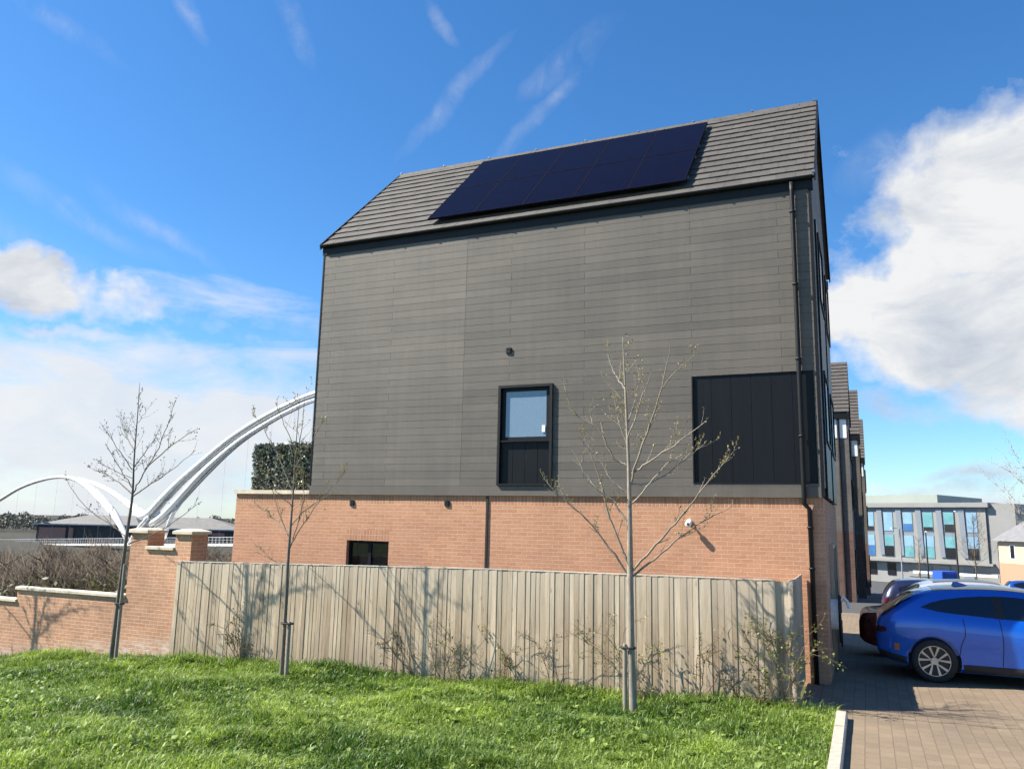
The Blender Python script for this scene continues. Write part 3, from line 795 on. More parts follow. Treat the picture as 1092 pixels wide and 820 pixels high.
# ------------------------------------------------------------------ young trees
def young_tree(label, base, trunk, limbs, yp, rad, bark, budm, seed, stake, group='young bare trees staked along the fence', ntw=1.0, gy=None):
    rnd = random.Random(seed); lr = np.random.default_rng(seed)
    root = thing('young_tree', label, 'tree', base, group)
    tp = [Vector(base)] + [at(px, py, y=yp) if not isinstance(px, Vector) else px for px, py in trunk[1:]]
    tp[0] = Vector(base) - Vector((0, 0, .15))
    pts = [Vector(p) for p in cr(tp, 5)]
    rr = np.interp(np.linspace(0, 1, len(pts)), [0, .1, .35, .6, 1], [rad * 1.15, rad, rad * .78, rad * .45, rad * .09])
    mb = MB(); mb.tube(pts, list(rr), 9, .6); mb.build('trunk', MT[bark], root, smooth=True)
    bb = MB(); A, B, Rr, buds = [], [], [], []
    def twig(p, d, L, r, lvl):
        nseg = 4; path = [p]; dd = d.copy()
        for i in range(nseg):
            dd = (dd + Vector((rnd.gauss(0, .10), rnd.gauss(0, .10), .10 + rnd.gauss(0, .07)))).normalized(); path.append(path[-1] + dd * L / nseg)
        bb.tube(path, list(np.linspace(r, r * .35, nseg + 1)), 4, rnd.random(), cap=False)
        for q_ in path[1:]:
            if rnd.random() < .8: buds.append(q_)
        buds.append(path[-1]); buds.append(path[-1])
        if lvl > 0:
            for i in range(1, nseg + 1):
                if rnd.random() < .75:
                    s = Vector((rnd.gauss(0, 1), rnd.gauss(0, 1), rnd.gauss(.3, .6))).normalized()
                    twig(path[i], (dd + s * .8).normalized(), L * rnd.uniform(.25, .5), r * .6, lvl - 1)
    for li, L in enumerate(limbs):
        dep = rnd.uniform(-.55, .55)
        P3 = [at(px, py, y=yp + dep * (i / max(1, len(L) - 1)) ** 1.0) for i, (px, py) in enumerate(L)]
        path = [Vector(p) for p in cr(P3, 5)]
        ln = sum((a - b).length for a, b in zip(path[:-1], path[1:]))
        r0 = max(.006, min(rad * .34, ln * (.012 if rad > .05 else .009))); path = [path[0]] + [p + Vector((rnd.gauss(0, .008), rnd.gauss(0, .008), rnd.gauss(0, .008))) for p in path[1:]]
        rs = np.linspace(r0, r0 * .28, len(path)); bb.tube(path, list(rs), 6, rnd.random(), cap=False)
        n = int(ln * 6.5 * ntw)
        for i in range(n):
            t = rnd.uniform(.25, 1) * (len(path) - 1.001); j = int(t); p = path[j].lerp(path[j + 1], t - j)
            d = (path[j + 1] - path[j]).normalized(); s = Vector((rnd.gauss(0, 1), rnd.gauss(0, .8), rnd.gauss(.25, .7))).normalized()
            twig(p, (d * 1.0 + s * .75).normalized(), rnd.uniform(.10, .42) * (1.1 - .4 * t / len(path)), max(.0028, rs[j] * .5), 1 if rnd.random() < .35 else 0)
        buds.append(path[-1])
    # twigs up the leader
    for i in range(int(16 * ntw)):
        t = rnd.uniform(.55, .97) * (len(pts) - 1.001); j = int(t); p = pts[j].lerp(pts[j + 1], t - j)
        s = Vector((rnd.gauss(0, 1), rnd.gauss(0, 1), .5)).normalized(); twig(p, s, rnd.uniform(.12, .5), .004, 1)
    bb.build('branches', MT[bark], root, smooth=True)
    P = np.array([tuple(b) for b in buds]); P = P + lr.normal(0, .008, P.shape); P = P[lr.random(len(P)) < .85]
    leaf_quads('buds', P, lr.uniform(.016, .042, len(P)), MT[budm], root, None, .6, up=(.7, (0, 0, .6)))
    if stake:
        (ax, ay, az), h, tie_z, lab = stake
        st = thing('tree_stake', lab, 'stake', (ax, ay, az), 'stakes beside the young trees')
        mb = MB(); mb.lathe([(0, az - .3), (.036, az - .3), (.034, az + h - .03), (.026, az + h), (0, az + h + .002)], (ax, ay, 0), 'z', 10, .5); mb.build('post', MT['stake'], st)
        tx = np.interp(tie_z, [p.z for p in pts], [p.x for p in pts]); ty = np.interp(tie_z, [p.z for p in pts], [p.y for p in pts])
        mb = MB(); c = Vector(((ax + tx) / 2, (ay + ty) / 2, tie_z)); hl = abs(ax - tx) / 2 + .062
        ring = [c + Vector((hl * math.cos(a), .062 * math.sin(a), 0)) for a in np.linspace(0, 2 * math.pi, 19)]
        mb.tube(ring, .017, 6); mb.build('tie', MT['rubber'], st)
    return root

T3b = (8.39, -2.99, float(gz(8.39, -2.99)))
young_tree('young bare tree with tan buds nearest the right end of the fence', T3b,
    [(675, 752), (673, 690), (672, 615), (671.5, 560), (670.5, 500), (668, 440), (666, 400), (664, 360)],
    [[(672, 614), (650, 585), (625, 553), (596, 529), (588, 519)], [(672, 607), (660, 576), (648, 546), (640, 512), (622, 462)],
     [(674, 615), (705, 590), (740, 562), (780, 540)], [(674, 609), (700, 580), (725, 552), (750, 520), (778, 487)],
     [(671, 517), (700, 512), (728, 492), (752, 472)], [(674, 505), (695, 490), (725, 470), (752, 450)], [(673, 515), (683, 480), (695, 448), (705, 415), (715, 366)],
     [(705, 415), (720, 397), (741, 378)], [(668, 525), (652, 512), (640, 492), (625, 470)], [(669, 497), (653, 486), (638, 458), (613, 441), (603, 416)],
     [(669, 475), (661, 452), (654, 420)], [(667, 415), (656, 400), (648, 378)], [(667, 430), (656, 418), (642, 402)], [(669, 470), (683, 430), (694, 395)],
     [(671, 540), (690, 520), (712, 495), (735, 480)], [(671, 560), (655, 535), (632, 515), (610, 478)], [(668, 455), (678, 425), (682, 398)]],
    -2.99, .058, 'bark', 'bud', 3, ((8.39 - .115, -3.02, T3b[2]), 1.0, .78, 'round wooden stake tied to the young tree at the right of the fence'))
T2b = (2.03, -3.1, float(gz(2.03, -3.1)))
young_tree('slim young bare tree before the fence below the terrace hedge', T2b,
    [(300, 718), (304, 660), (307, 600), (310, 560), (313, 520), (316, 470), (320, 420)],
    [[(306, 600), (290, 597), (268, 577)], [(307, 569), (290, 550), (270, 537)], [(307, 592), (318, 556), (324, 530), (322, 505)], [(309, 584), (322, 560), (340, 536), (371, 500)],
     [(311, 560), (330, 540), (358, 524)], [(312, 523), (298, 490), (283, 460), (268, 436)], [(313, 510), (320, 470), (326, 420)], [(311, 540), (292, 520), (276, 498)], [(314, 500), (333, 470), (345, 445)], [(315, 480), (303, 452), (294, 430)],
     [(309, 575), (297, 545), (290, 520)]],
    -3.1, .036, 'barkdark', 'bud', 5, ((2.03 + .12, -3.12, T2b[2]), .98, .72, 'short round wooden stake tied to the slim tree below the terrace hedge'))
T1b = (-2.18, -3.1, float(gz(-2.18, -3.1)))
T1r = young_tree('leaning young bare tree in front of the brick garden wall piers', T1b,
    [(118, 703), (126, 640), (134.5, 575), (141, 530), (143, 490), (146.5, 445), (149, 408)],
    [[(134, 572), (122, 562), (92, 541), (72, 515)], [(142, 529), (158, 518), (178, 505), (208, 481)], [(142, 526), (153, 505), (169, 477), (180, 450), (188, 427)],
     [(141, 501), (125, 477), (106, 450)], [(141, 510), (116, 499), (100, 490)], [(141, 527), (118, 508), (93, 498)], [(142, 499), (160, 475), (173, 452)], [(145, 455), (154, 441), (162, 430)],
     [(155, 500), (183, 475), (210, 457)], [(137, 580), (173, 565), (212, 537)], [(141, 520), (128, 500), (112, 472)], [(143, 480), (133, 462), (128, 440)]],
    -3.1, .042, 'barkdark', 'buddark', 9, ((-2.18 + .13, -3.1, T1b[2]), 1.9, .82, 'tall thin stake tied to the leaning tree by the garden wall'))
dup(T1r, Vector((-8.5, -3.1, float(gz(-8.5, -3.1)))), None, 'young bare tree just outside the left edge throwing its shadow on the garden wall')
# ------------------------------------------------------------------ fence-side shrubs
def shrub(label, x, y, h, spread, ncane, nleaf, seed, leafm='shrubleaf', lean=(0, 0), name='climbing_shrub'):
    rnd = random.Random(seed); lr = np.random.default_rng(seed)
    z0 = float(gz(x, y)); t = thing(name, label, 'shrub', (x, y, z0), 'thin shrubs along the fence'); mb = MB(); pts = []
    def cane(p, d, L, r, lvl):
        path = [p]
        for i in range(7):
            d = (d + Vector((rnd.gauss(0, .2), rnd.gauss(0, .07), rnd.gauss(.02, .12)))).normalized(); q_ = path[-1] + d * L / 7
            q_.y = min(q_.y, -2.135); path.append(q_)
        mb.tube(path, list(np.linspace(r, r * .4, 8)), 5, rnd.random(), cap=False); pts.extend(path[2:])
        if lvl > 0:
            for i in range(2, 8):
                for _ in range(2):
                    if rnd.random() < .6: cane(path[i], (d * .6 + Vector((rnd.gauss(0, .8), rnd.gauss(-.1, .35), rnd.gauss(.2, .5)))).normalized(), L * rnd.uniform(.2, .45), r * .5, lvl - 1)
    for k in range(ncane):
        a = rnd.uniform(-1, 1)
        cane(Vector((x + a * spread * .3, y, z0 - .05)), Vector((a * spread * .7 + lean[0], rnd.gauss(lean[1], .08), 1)).normalized(), h * rnd.uniform(.75, 1.1), .009, 2)
    mb.build('canes', MT['cane'], t, smooth=True)
    if nleaf:
        P = np.array([tuple(pts[rnd.randrange(len(pts))]) for _ in range(nleaf)]) + lr.normal(0, .03, (nleaf, 3)); P[:, 1] = np.minimum(P[:, 1], -2.14)
        leaf_quads('leaves', P, lr.uniform(.025, .06, nleaf), MT[leafm], t, None, .6)
    return t
fx = lambda px, py=690: at(px, py, y=-2.2).x
shrub('thin brown shrub against the fence near its left end', fx(262), -2.22, 1.0, .4, 4, 130, 1, 'scrubleaf')
shrub('twisting bare cane climber on the fence right of the slim tree', fx(432), -2.22, .95, .35, 3, 60, 2, 'scrubleaf')
shrub('bushy mixed climber with small leaves by a dark tree shadow on the fence', fx(482), -2.24, 1.05, .55, 4, 140, 3)
shrub('low spindly climber at the middle of the fence', fx(536), -2.22, .75, .4, 3, 70, 4)
shrub('single upright brown cane on the fence left of the staked tree', fx(590), -2.2, .9, .12, 2, 14, 5, 'scrubleaf')
shrub('leafy yellow green shrub behind the staked tree', fx(700), -2.35, 1.15, .65, 4, 230, 6)
shrub('crooked bare shrub on the fence near its right end', fx(745), -2.22, 1.0, .35, 3, 60, 7, 'scrubleaf')
shrub('big straggling leafy bush at the right corner of the fence', fx(840, 740), -2.24, 1.15, 0.42, 6, 480, 8, lean=(.0, 0))
shrub('low tangled twig growth at the foot of the fence corner', fx(805, 740), -2.3, .5, .9, 4, 90, 10, 'scrubleaf')

# ------------------------------------------------------------------ grass
TUSS = [(rng.uniform(-9, 11), rng.uniform(-9.5, -2.3), rng.uniform(.07, .30), rng.uniform(.03, .17)) for _ in range(560)]
def DRY(X, Y):
    p = np.sin(X * 1.9 + 2.2 * np.sin(Y * 1.1)) * np.sin(Y * 2.3 + 1.6 * np.sin(X * 1.4 + 2)); return .65 * np.clip(p - .30, 0, 1)
def grass(n, frame):
    if frame:
        u = rng.random((n * 5, 2)); X = -10 + u[:, 0] * 21.15; Y = -10.5 + u[:, 1] * 8.36
        Zg = gz(X, Y); px, py, zc = proj_np(np.stack([X, Y, Zg], 1)); ok = (px > -60) & (px < 1150) & (py < 880) & (zc > 0) & (X < 11.15)
        # thin out far ones
        ok &= rng.random(len(X)) < np.clip(11.0 / zc, .45, 1)
        X, Y = X[ok][:n], Y[ok][:n]
    else:
        X = rng.uniform(-14, 11.14, n); Y = rng.uniform(-16, -2.15, n)
    clump = .5 + .5 * np.sin(X * 2.1 + 1.7 * np.sin(Y * 1.3)) * np.sin(Y * 2.6 + 1.2 * np.sin(X * .9))
    fine = .5 + .5 * np.sin(X * 7.3 + 2 * np.sin(Y * 5.1)) * np.sin(Y * 8.1 + 2 * np.sin(X * 4.4))
    n = len(X)
    edge = np.exp(-np.abs(Y + 2.2) / .25)
    tuss = np.zeros(n)
    for (tx, ty, tr, th) in TUSS:
        tuss = np.maximum(tuss, th * np.exp(-((X - tx) ** 2 + (Y - ty) ** 2) / tr ** 2))
    h = (.035 + .05 * clump * fine + .04 * rng.random(n) + .20 * edge * rng.random(n) + tuss * (.4 + .6 * rng.random(n))) * rng.uniform(.7, 1.25, n)
    h += (rng.random(n) < .02) * .08
    w = rng.uniform(.004, .0095, n)
    a = rng.uniform(0, 2 * np.pi, n); d = np.stack([np.cos(a), np.sin(a), np.zeros(n)], 1); s = np.stack([-np.sin(a), np.cos(a), np.zeros(n)], 1)
    lean = rng.uniform(.2, 1.5, n)[:, None]
    B = np.stack([X, Y, gz(X, Y) - .01], 1); H = h[:, None]; up = np.array([0, 0, 1.0])
    mid = B + up * H * .6 + d * H * lean * .25; tip = B + up * H * (1.0 - .25 * lean) + d * H * lean * .8
    W = w[:, None]
    V = np.stack([B - s * W, B + s * W, mid - s * W * .8, mid + s * W * .8, tip], 1).reshape(-1, 3)
    b5 = (np.arange(n) * 5)[:, None]
    loops = (b5 + np.array([0, 1, 3, 2, 2, 3, 4])).ravel(); tot = np.tile([4, 3], n)
    patch = np.sin(X * .8 + Y * .5) * np.sin(X * .37 - Y * 1.1 + 1)
    tv = np.clip(.10 + .40 * rng.random(n) + .26 * fine * clump + .26 * patch + DRY(X, Y) - .9 * tuss + (rng.random(n) < .09) * .5, 0, 1)
    return V, loops, tot, np.repeat(np.stack([tv, rng.random(n), np.zeros(n)], 1), 5, 0)
V1, l1, t1, c1 = grass(330000, True); V2, l2, t2, c2 = grass(50000, False)
tag(np_mesh('grass', np.concatenate([V1, V2]), np.concatenate([l1, l2 + len(V1)]), np.concatenate([t1, t2]), MT['grass'], np.concatenate([c1, c2])),
    'rough green grass covering the sloping verge', 'grass', kind='stuff')
# broad leaved weeds in rosettes
nc = 3200; cx = rng.uniform(-8, 11, nc); cy = rng.uniform(-9, -2.3, nc)
k = rng.integers(5, 11, nc); CX = np.repeat(cx, k); CY = np.repeat(cy, k); n = len(CX); sc_ = np.repeat(rng.uniform(.6, 1.5, nc), k)
a = rng.uniform(0, 2 * np.pi, n); L = rng.uniform(.03, .085, n) * sc_; w = L * rng.uniform(.22, .38, n); B = np.stack([CX, CY, gz(CX, CY)], 1)
d = np.stack([np.cos(a), np.sin(a), np.zeros(n)], 1); s = np.stack([-np.sin(a), np.cos(a), np.zeros(n)], 1); up = np.array([0, 0, 1.0]); el = rng.uniform(.5, 1.4, n)[:, None]
L_, w_ = L[:, None], w[:, None]; m1 = B + d * L_ * .45 + up * L_ * el * .55; tp_ = B + d * L_ + up * L_ * el * .7
V = np.stack([B + up * .02, m1 - s * w_ + up * .01, tp_, m1 + s * w_ + up * .01, m1], 1).reshape(-1, 3); b5 = (np.arange(n) * 5)[:, None]
loops = (b5 + np.array([0, 4, 1, 1, 4, 2, 2, 4, 3, 3, 4, 0])).ravel()
tag(np_mesh('weeds', V, loops, np.full(4 * n, 3), MT['weed'], np.repeat(np.stack([rng.random(n), rng.random(n), np.zeros(n)], 1), 5, 0)),
    'broad leaved weeds scattered through the grass', 'weeds', kind='stuff')

# ------------------------------------------------------------------ cars
def ipl(x, pts):
    xs_ = [p[0] for p in pts]; return float(np.interp(x, xs_, [p[1] for p in pts]))
def smooth_pts(pts, n=5): return [tuple(p) for p in cr(pts, n)]

def make_car(spec, mats, label, loc, rz, detail=True):
    top = smooth_pts(spec['top']); belt = smooth_pts(spec['belt']); hw = smooth_pts(spec['hw']); bot = smooth_pts(spec['bot'])
    Lc = spec['L']; W2 = spec['W'] / 2
    root = thing('parked_car', label, 'car', (0, 0, 0), 'cars parked along the terrace')
    def section(x):
        zt, zs, h, zb = ipl(x, top), ipl(x, belt), ipl(x, hw) * W2, ipl(x, bot)
        zs = min(zs, zt - .02); g = max(0, min(1, (zt - zs) / .58)); hr = h * (.945 - .27 * g); zm = zb + (zs - zb) * .52
        lip = min(.09, (zt - zs) * .35)
        return [(0, zb), (h * .90, zb), (h * .965, zb + .06), (h * .965, zb + (zm - zb) * .55), (h * .985, zm), (h * 1.0, zm + (zs - zm) * .62), (h * .955, zs),
                (h * .955 + (hr - h * .955) * .5, zs + (zt - lip - zs) * .52), (hr, zt - lip), (hr * .90, zt - lip * .42), (hr * .62, zt - lip * .10), (0, zt)]
    xs_ = np.concatenate([[0, .03, .08], np.arange(.15, Lc - .14, .09), [Lc - .10, Lc - .04, Lc]])
    vs = []; K = len(section(1.0))
    for x in xs_:
        S = section(x); ring = [(x, -y, z) for y, z in S] + [(x, y, z) for y, z in S[-2:0:-1]]
        vs += ring
    n = 2 * K - 2; fs = [(i * n + k, i * n + (k + 1) % n, (i + 1) * n + (k + 1) % n, (i + 1) * n + k) for i in range(len(xs_) - 1) for k in range(n)]
    fs += [tuple(range(n)), tuple(range((len(xs_) - 1) * n, len(xs_) * n))[::-1]]
    mb = MB(); mb.mesh(vs, fs); body = mb.build('body', mats['paint'], root, smooth=True)
    # wheel arches cut out of the body
    wr = spec['wr']; wx = spec['wx']
    cm = MB()
    for x in wx:
        for sgn in (-1, 1):
            pr = [(wr + .06, .0), (wr + .06, .30)]
            n2 = 40; ring = [(x + (wr + .055) * math.cos(2 * math.pi * k / n2), wr + (wr + .055) * math.sin(2 * math.pi * k / n2)) for k in range(n2)]
            cm.prism(ring, sgn * (W2 - .24), sgn * (W2 + .2), 'y')
    cut = cm.build('cutter', mats['paint'])
    md = body.modifiers.new('b', 'BOOLEAN'); md.object = cut; md.operation = 'DIFFERENCE'; md.solver = 'EXACT'
    dg = bpy.context.evaluated_depsgraph_get(); dg.update(); me = bpy.data.meshes.new_from_object(body.evaluated_get(dg)); body.modifiers.clear(); body.data = me
    me.materials.clear(); me.materials.append(mats['paint'])
    bpy.data.objects.remove(cut)
    me.polygons.foreach_set('use_smooth', [True] * len(me.polygons))
    try: me.set_sharp_from_angle(angle=R_(38))
    except Exception: pass
    def side(x, z):
        S = section(x)[1:]
        return float(np.interp(z, [p[1] for p in S], [p[0] for p in S]))
    def patch(x0, x1, lo, hi, off, nx=26, nz=6, sgn=-1):
        V = []; F = []
        for i in range(nx + 1):
            x = x0 + (x1 - x0) * i / nx; a, b = ipl(x, lo), ipl(x, hi)
            for j in range(nz + 1):
                z = a + (b - a) * j / nz; V.append((x, sgn * (side(x, z) + off), z))
        for i in range(nx):
            for j in range(nz):
                p = i * (nz + 1) + j; F.append((p, p + 1, p + nz + 2, p + nz + 1))
        return V, F
    for nm, (x0, x1, lo, hi) in spec['side_glass'].items():
        for sgn in (-1, 1):
            mb = MB(); mb.mesh(*patch(x0, x1, lo, hi, .006, sgn=sgn)); mb.build(nm, mats['glass'], root, smooth=True)
    if 'trim' in spec:
        mb = MB()
        for (x0, x1, lo, hi) in spec['trim']:
            for sgn in (-1, 1): mb.mesh(*patch(x0, x1, lo, hi, .010, nx=40, nz=3, sgn=sgn))
        mb.each('sill_trim', MT['blackmatt'], root, smooth=True)
    if detail and 'seams' in spec:
        mb = MB()
        for line in spec['seams']:
            P = cr(line, 6)
            for sgn in (-1, 1): mb.tube([(p[0], sgn * (side(p[0], p[1]) + .0), p[1]) for p in P], .0065, 4)
        mb.each('door_seam', MT['blackmatt'], root)
    def toppatch(x0, x1, fr, off):
        V = []; F = []; nx = 14; ny = 10
        for i in range(nx + 1):
            x = x0 + (x1 - x0) * i / nx; S = section(x)[8:]; ys_ = [p[0] for p in S][::-1]; zs_ = [p[1] for p in S][::-1]; h = ys_[-1] * fr
            for j in range(ny + 1):
                y = -h + 2 * h * j / ny; V.append((x, y, float(np.interp(abs(y), ys_, zs_)) + off))
        for i in range(nx):
            for j in range(ny): p = i * (ny + 1) + j; F.append((p, p + 1, p + ny + 2, p + ny + 1))
        return V, F
    mb = MB(); mb.mesh(*toppatch(*spec['rear_glass'], .92, .010)); mb.build('rear_window', mats['glass'], root, smooth=True)
    if 'roof_glass' in spec:
        mb = MB(); mb.mesh(*toppatch(*spec['roof_glass'], .86, .008)); mb.build('roof_window', mats['glass'], root, smooth=True)
    mb = MB(); mb.mesh(*toppatch(*spec['front_glass'], .93, .010)); mb.build('windscreen', mats['glass'], root, smooth=True)
    for sgn in (-1, 1):
        mb = MB(); x0, x1, z0, z1 = spec['lamp']; mb.mesh(*patch(x0, x1, [(x0, z0 + .02), (x1, z0 + .05)], [(x0, z1), (x1, z1 - .02)], .012, 8, 3, sgn)); mb.build('tail_lamp', MT['lampred'], root, smooth=True)
    if detail:
        for x0 in spec['wx'][:1]:
            for sgn in (-1, 1):
                mb = MB(); mb.mesh(*patch(.28, .36, [(0, .50), (1, .50)], [(0, .62), (1, .62)], .008, 3, 3, sgn)); mb.build('side_marker', MT['amber'], root)
        mb = MB(); mb.prism([(1.30, ipl(1.3, top) - .01), (1.62, ipl(1.62, top) - .01), (1.40, ipl(1.4, top) + .075), (1.34, ipl(1.34, top) + .075)], -.02, .02, 'y'); mb.build('aerial', mats['paint'], root)
    # wheels
    proto = None
    for x in wx:
        for sgn in (-1, 1):
            yo = sgn * (W2 - .012)
            mb = MB(); R0 = wr; w = .22
            mb.lathe([(R0 * .68, -w), (R0 * .93, -w), (R0, -w + .035), (R0, -.035), (R0 * .94, -.006), (R0 * .72, .0), (R0 * .70, -.012), (R0 * .68, -w)], (0, 0, 0), 'y', 44)
            V = [(p[0] + x, yo - sgn * -1 * -p[1] if False else yo + (p[1] if sgn > 0 else -p[1]), p[2] + wr) for p in mb.v]; mb.v = V
            tyre = mb.build('wheel', MT['rubber'], root, smooth=True)
            mb = MB(); o = yo - sgn * .03
            mb.lathe([(0, 0), (R0 * .70, 0)], (x, o - sgn * .06, wr), 'y', 40)
            mb.build('rim', MT['darkrim'], tyre)
            mb = MB()
            for s_ in range(5):
                for q_ in (-1, 1):
                    a0 = 2 * math.pi * s_ / 5 + .3; a1 = a0 + q_ * .30
                    p0 = (x + .05 * math.cos(a0), o - sgn * .008, wr + .05 * math.sin(a0)); p1 = (x + R0 * .69 * math.cos(a1), o, wr + R0 * .69 * math.sin(a1))
                    d = Vector((math.cos(a1), 0, math.sin(a1))); nn = Vector((-math.sin(a1), 0, math.cos(a1)))
                    w0, w1 = .009, .021
                    P = [Vector(p0) - nn * w0, Vector(p0) + nn * w0, Vector(p1) + nn * w1, Vector(p1) - nn * w1]
                    B_ = [p - Vector((0, sgn * .03, 0)) for p in P]
                    mb.mesh(P + B_, [(0, 1, 2, 3), (0, 4, 5, 1), (1, 5, 6, 2), (2, 6, 7, 3), (3, 7, 4, 0)])
            mb.lathe([(0, o + sgn * .012), (.06, o + sgn * .012), (.07, o - sgn * .02)], (x, 0, wr), 'y', 18)
            n2 = 44; 
            mb.lathe([(R0 * .67, o - sgn * .02), (R0 * .67, o + sgn * .014), (R0 * .705, o + sgn * .014), (R0 * .705, o - sgn * .02)], (x, 0, wr), 'y', 44)
            mb.build('spokes', MT['alloy'], tyre)
    mb = MB(); mb.box(.5, Lc - .5, -W2 * .8, W2 * .8, .18, .45)
    for x in wx: mb.box(x - .42, x + .42, -W2 + .245, W2 - .245, .2, .8)
    mb.build('underbody', MT['blackmatt'], root)
    root.location = loc; root.rotation_euler.z = rz
    return root

suv = dict(L=4.71, W=1.88, wr=.362, wx=(.90, 3.88),
    top=[(0, .90), (.04, 1.03), (.10, 1.10), (.22, 1.20), (.38, 1.325), (.55, 1.435), (.75, 1.51), (1.05, 1.575), (1.6, 1.615), (2.2, 1.61), (2.7, 1.53), (3.2, 1.28), (3.6, 1.08), (4.2, .98), (4.6, .82), (4.71, .66)],
    belt=[(0, .84), (.10, 1.02), (.4, 1.13), (.9, 1.15), (1.6, 1.10), (2.6, 1.05), (3.4, .98), (4.2, .92), (4.71, .62)],
    hw=[(0, .76), (.08, .86), (.3, .95), (.8, 1.0), (1.6, .985), (2.6, .985), (3.7, 1.0), (4.3, .93), (4.6, .80), (4.71, .68)],
    bot=[(0, .46), (.1, .36), (.5, .25), (1.2, .20), (3.5, .20), (4.4, .24), (4.71, .38)],
    side_glass={'rear_window_edge': (.10, .60, [(.10, 1.05), (.25, 1.165), (.45, 1.315), (.60, 1.40)], [(.10, 1.085), (.22, 1.185), (.38, 1.31), (.60, 1.445)]), 'rear_side_window': (.74, 1.86, [(.74, 1.255), (1.0, 1.20), (1.25, 1.175), (1.8, 1.14), (2.16, 1.125)], [(.74, 1.262), (.9, 1.34), (1.1, 1.40), (1.4, 1.45), (1.7, 1.48), (2.16, 1.49)]),
                'front_side_window': (2.0, 3.2, [(2.0, 1.13), (2.25, 1.12), (3.2, 1.07)], [(2.0, 1.49), (2.25, 1.485), (2.6, 1.43), (2.9, 1.28), (3.2, 1.08)])},
    trim=[(1.34, 3.42, [(1.3, .21), (3.5, .21)], [(1.3, .34), (3.5, .34)]), (1.862, 1.998, [(1.8, 1.137), (2.0, 1.13)], [(1.8, 1.485), (2.0, 1.49)]), (.03, .46, [(0, .45), (.1, .37), (.5, .27)], [(0, .50), (.1, .47), (.46, .40)])],
    seams=[[(1.93, 1.12), (1.96, .75), (1.93, .35)], [(1.38, 1.10), (1.40, .85), (1.33, .66), (1.30, .5)]],
    rear_glass=(.12, .62), roof_glass=(.95, 2.55), front_glass=(2.75, 3.5), lamp=(.0, .16, .76, .90))
hatch = dict(L=4.25, W=1.79, wr=.325, wx=(.78, 3.38),
    top=[(0, .80), (.06, .98), (.16, 1.16), (.34, 1.36), (.6, 1.44), (1.2, 1.48), (2.0, 1.46), (2.5, 1.34), (2.9, 1.12), (3.2, .98), (3.8, .90), (4.15, .76), (4.25, .6)],
    belt=[(0, .74), (.2, .96), (.6, .97), (1.6, .95), (2.6, .93), (3.3, .90), (3.9, .82), (4.25, .56)],
    hw=[(0, .82), (.1, .92), (.4, .98), (1.2, 1.0), (2.6, 1.0), (3.4, .99), (3.9, .92), (4.15, .8), (4.25, .7)],
    bot=[(0, .42), (.1, .32), (.5, .22), (1.2, .18), (3.3, .18), (4.0, .22), (4.25, .36)],
    side_glass={'side_window': (.50, 2.75, [(.5, 1.10), (.9, 1.0), (1.7, .985), (2.75, .97)], [(.5, 1.22), (.9, 1.34), (1.6, 1.37), (2.1, 1.33), (2.75, 1.02)])},
    rear_glass=(.10, .40), front_glass=(2.3, 2.95), lamp=(.02, .2, .72, .92))
sedan = dict(hatch, L=4.6, top=[(0, .74), (.04, .86), (.12, .93), (.45, .99), (.85, 1.14), (1.3, 1.31), (1.75, 1.39), (2.3, 1.40), (2.8, 1.30), (3.3, 1.05), (3.6, .96), (4.2, .86), (4.5, .72), (4.6, .58)],
    belt=[(0, .70), (.12, .88), (.6, .94), (1.6, .93), (2.8, .90), (3.5, .88), (4.2, .80), (4.6, .54)],
    hw=[(0, .80), (.1, .90), (.4, .97), (1.2, 1.0), (2.8, 1.0), (3.6, .99), (4.2, .92), (4.5, .8), (4.6, .7)], bot=[(0, .42), (.1, .32), (.5, .22), (1.2, .18), (3.6, .18), (4.3, .22), (4.6, .36)], wx=(.95, 3.72),
    side_glass={'side_window': (.95, 3.1, [(.95, 1.06), (1.3, .97), (2.2, .96), (3.1, .93)], [(.95, 1.10), (1.4, 1.24), (1.9, 1.31), (2.4, 1.29), (3.1, .98)])},
    rear_glass=(.50, 1.30), front_glass=(2.6, 3.3), lamp=(.02, .22, .68, .84))
blue = dict(paint=paint('blue_car_paint', (.003, .105, .54), .26, .3), glass=MT['carglass'])
make_car(suv, blue, 'glossy blue coupe style car with alloy wheels parked nearest on the paved drive', (11.74, 2.08, 0), 0)
def ccol(n, c, met=.3): return dict(paint=paint(n, c, .3, met), glass=MT['carglass'])
make_car(sedan, ccol('red_car_paint', (.17, .014, .010)), 'dark red saloon in the house shadow behind the blue car', (11.42, 4.9, float(ry(4.9))), 0, False)
make_car(sedan, ccol('black_car_paint', (.012, .012, .015)), 'black saloon showing its roof above the blue car', (13.5, 8.2, float(ry(8.2))), 0, False)
make_car(suv, ccol('silver_car_paint', (.42, .42, .48)), 'silver car with sunlit roof beyond the blue car', (12.3, 10.6, float(ry(10.6))), 0, False)
make_car(hatch, ccol('navy_car_paint', (.012, .015, .05)), 'dark navy car farthest back along the terrace, left of the silver car', (12.0, 14.2, float(ry(14.2)) + .06), 0, False)
p = at(1088, 624, y=52); make_car(hatch, ccol('mid_blue_car_paint', (.01, .06, .32)), 'small blue car parked far off by the cream house', (p.x - 1, 52, float(ry(52))), 0, False)

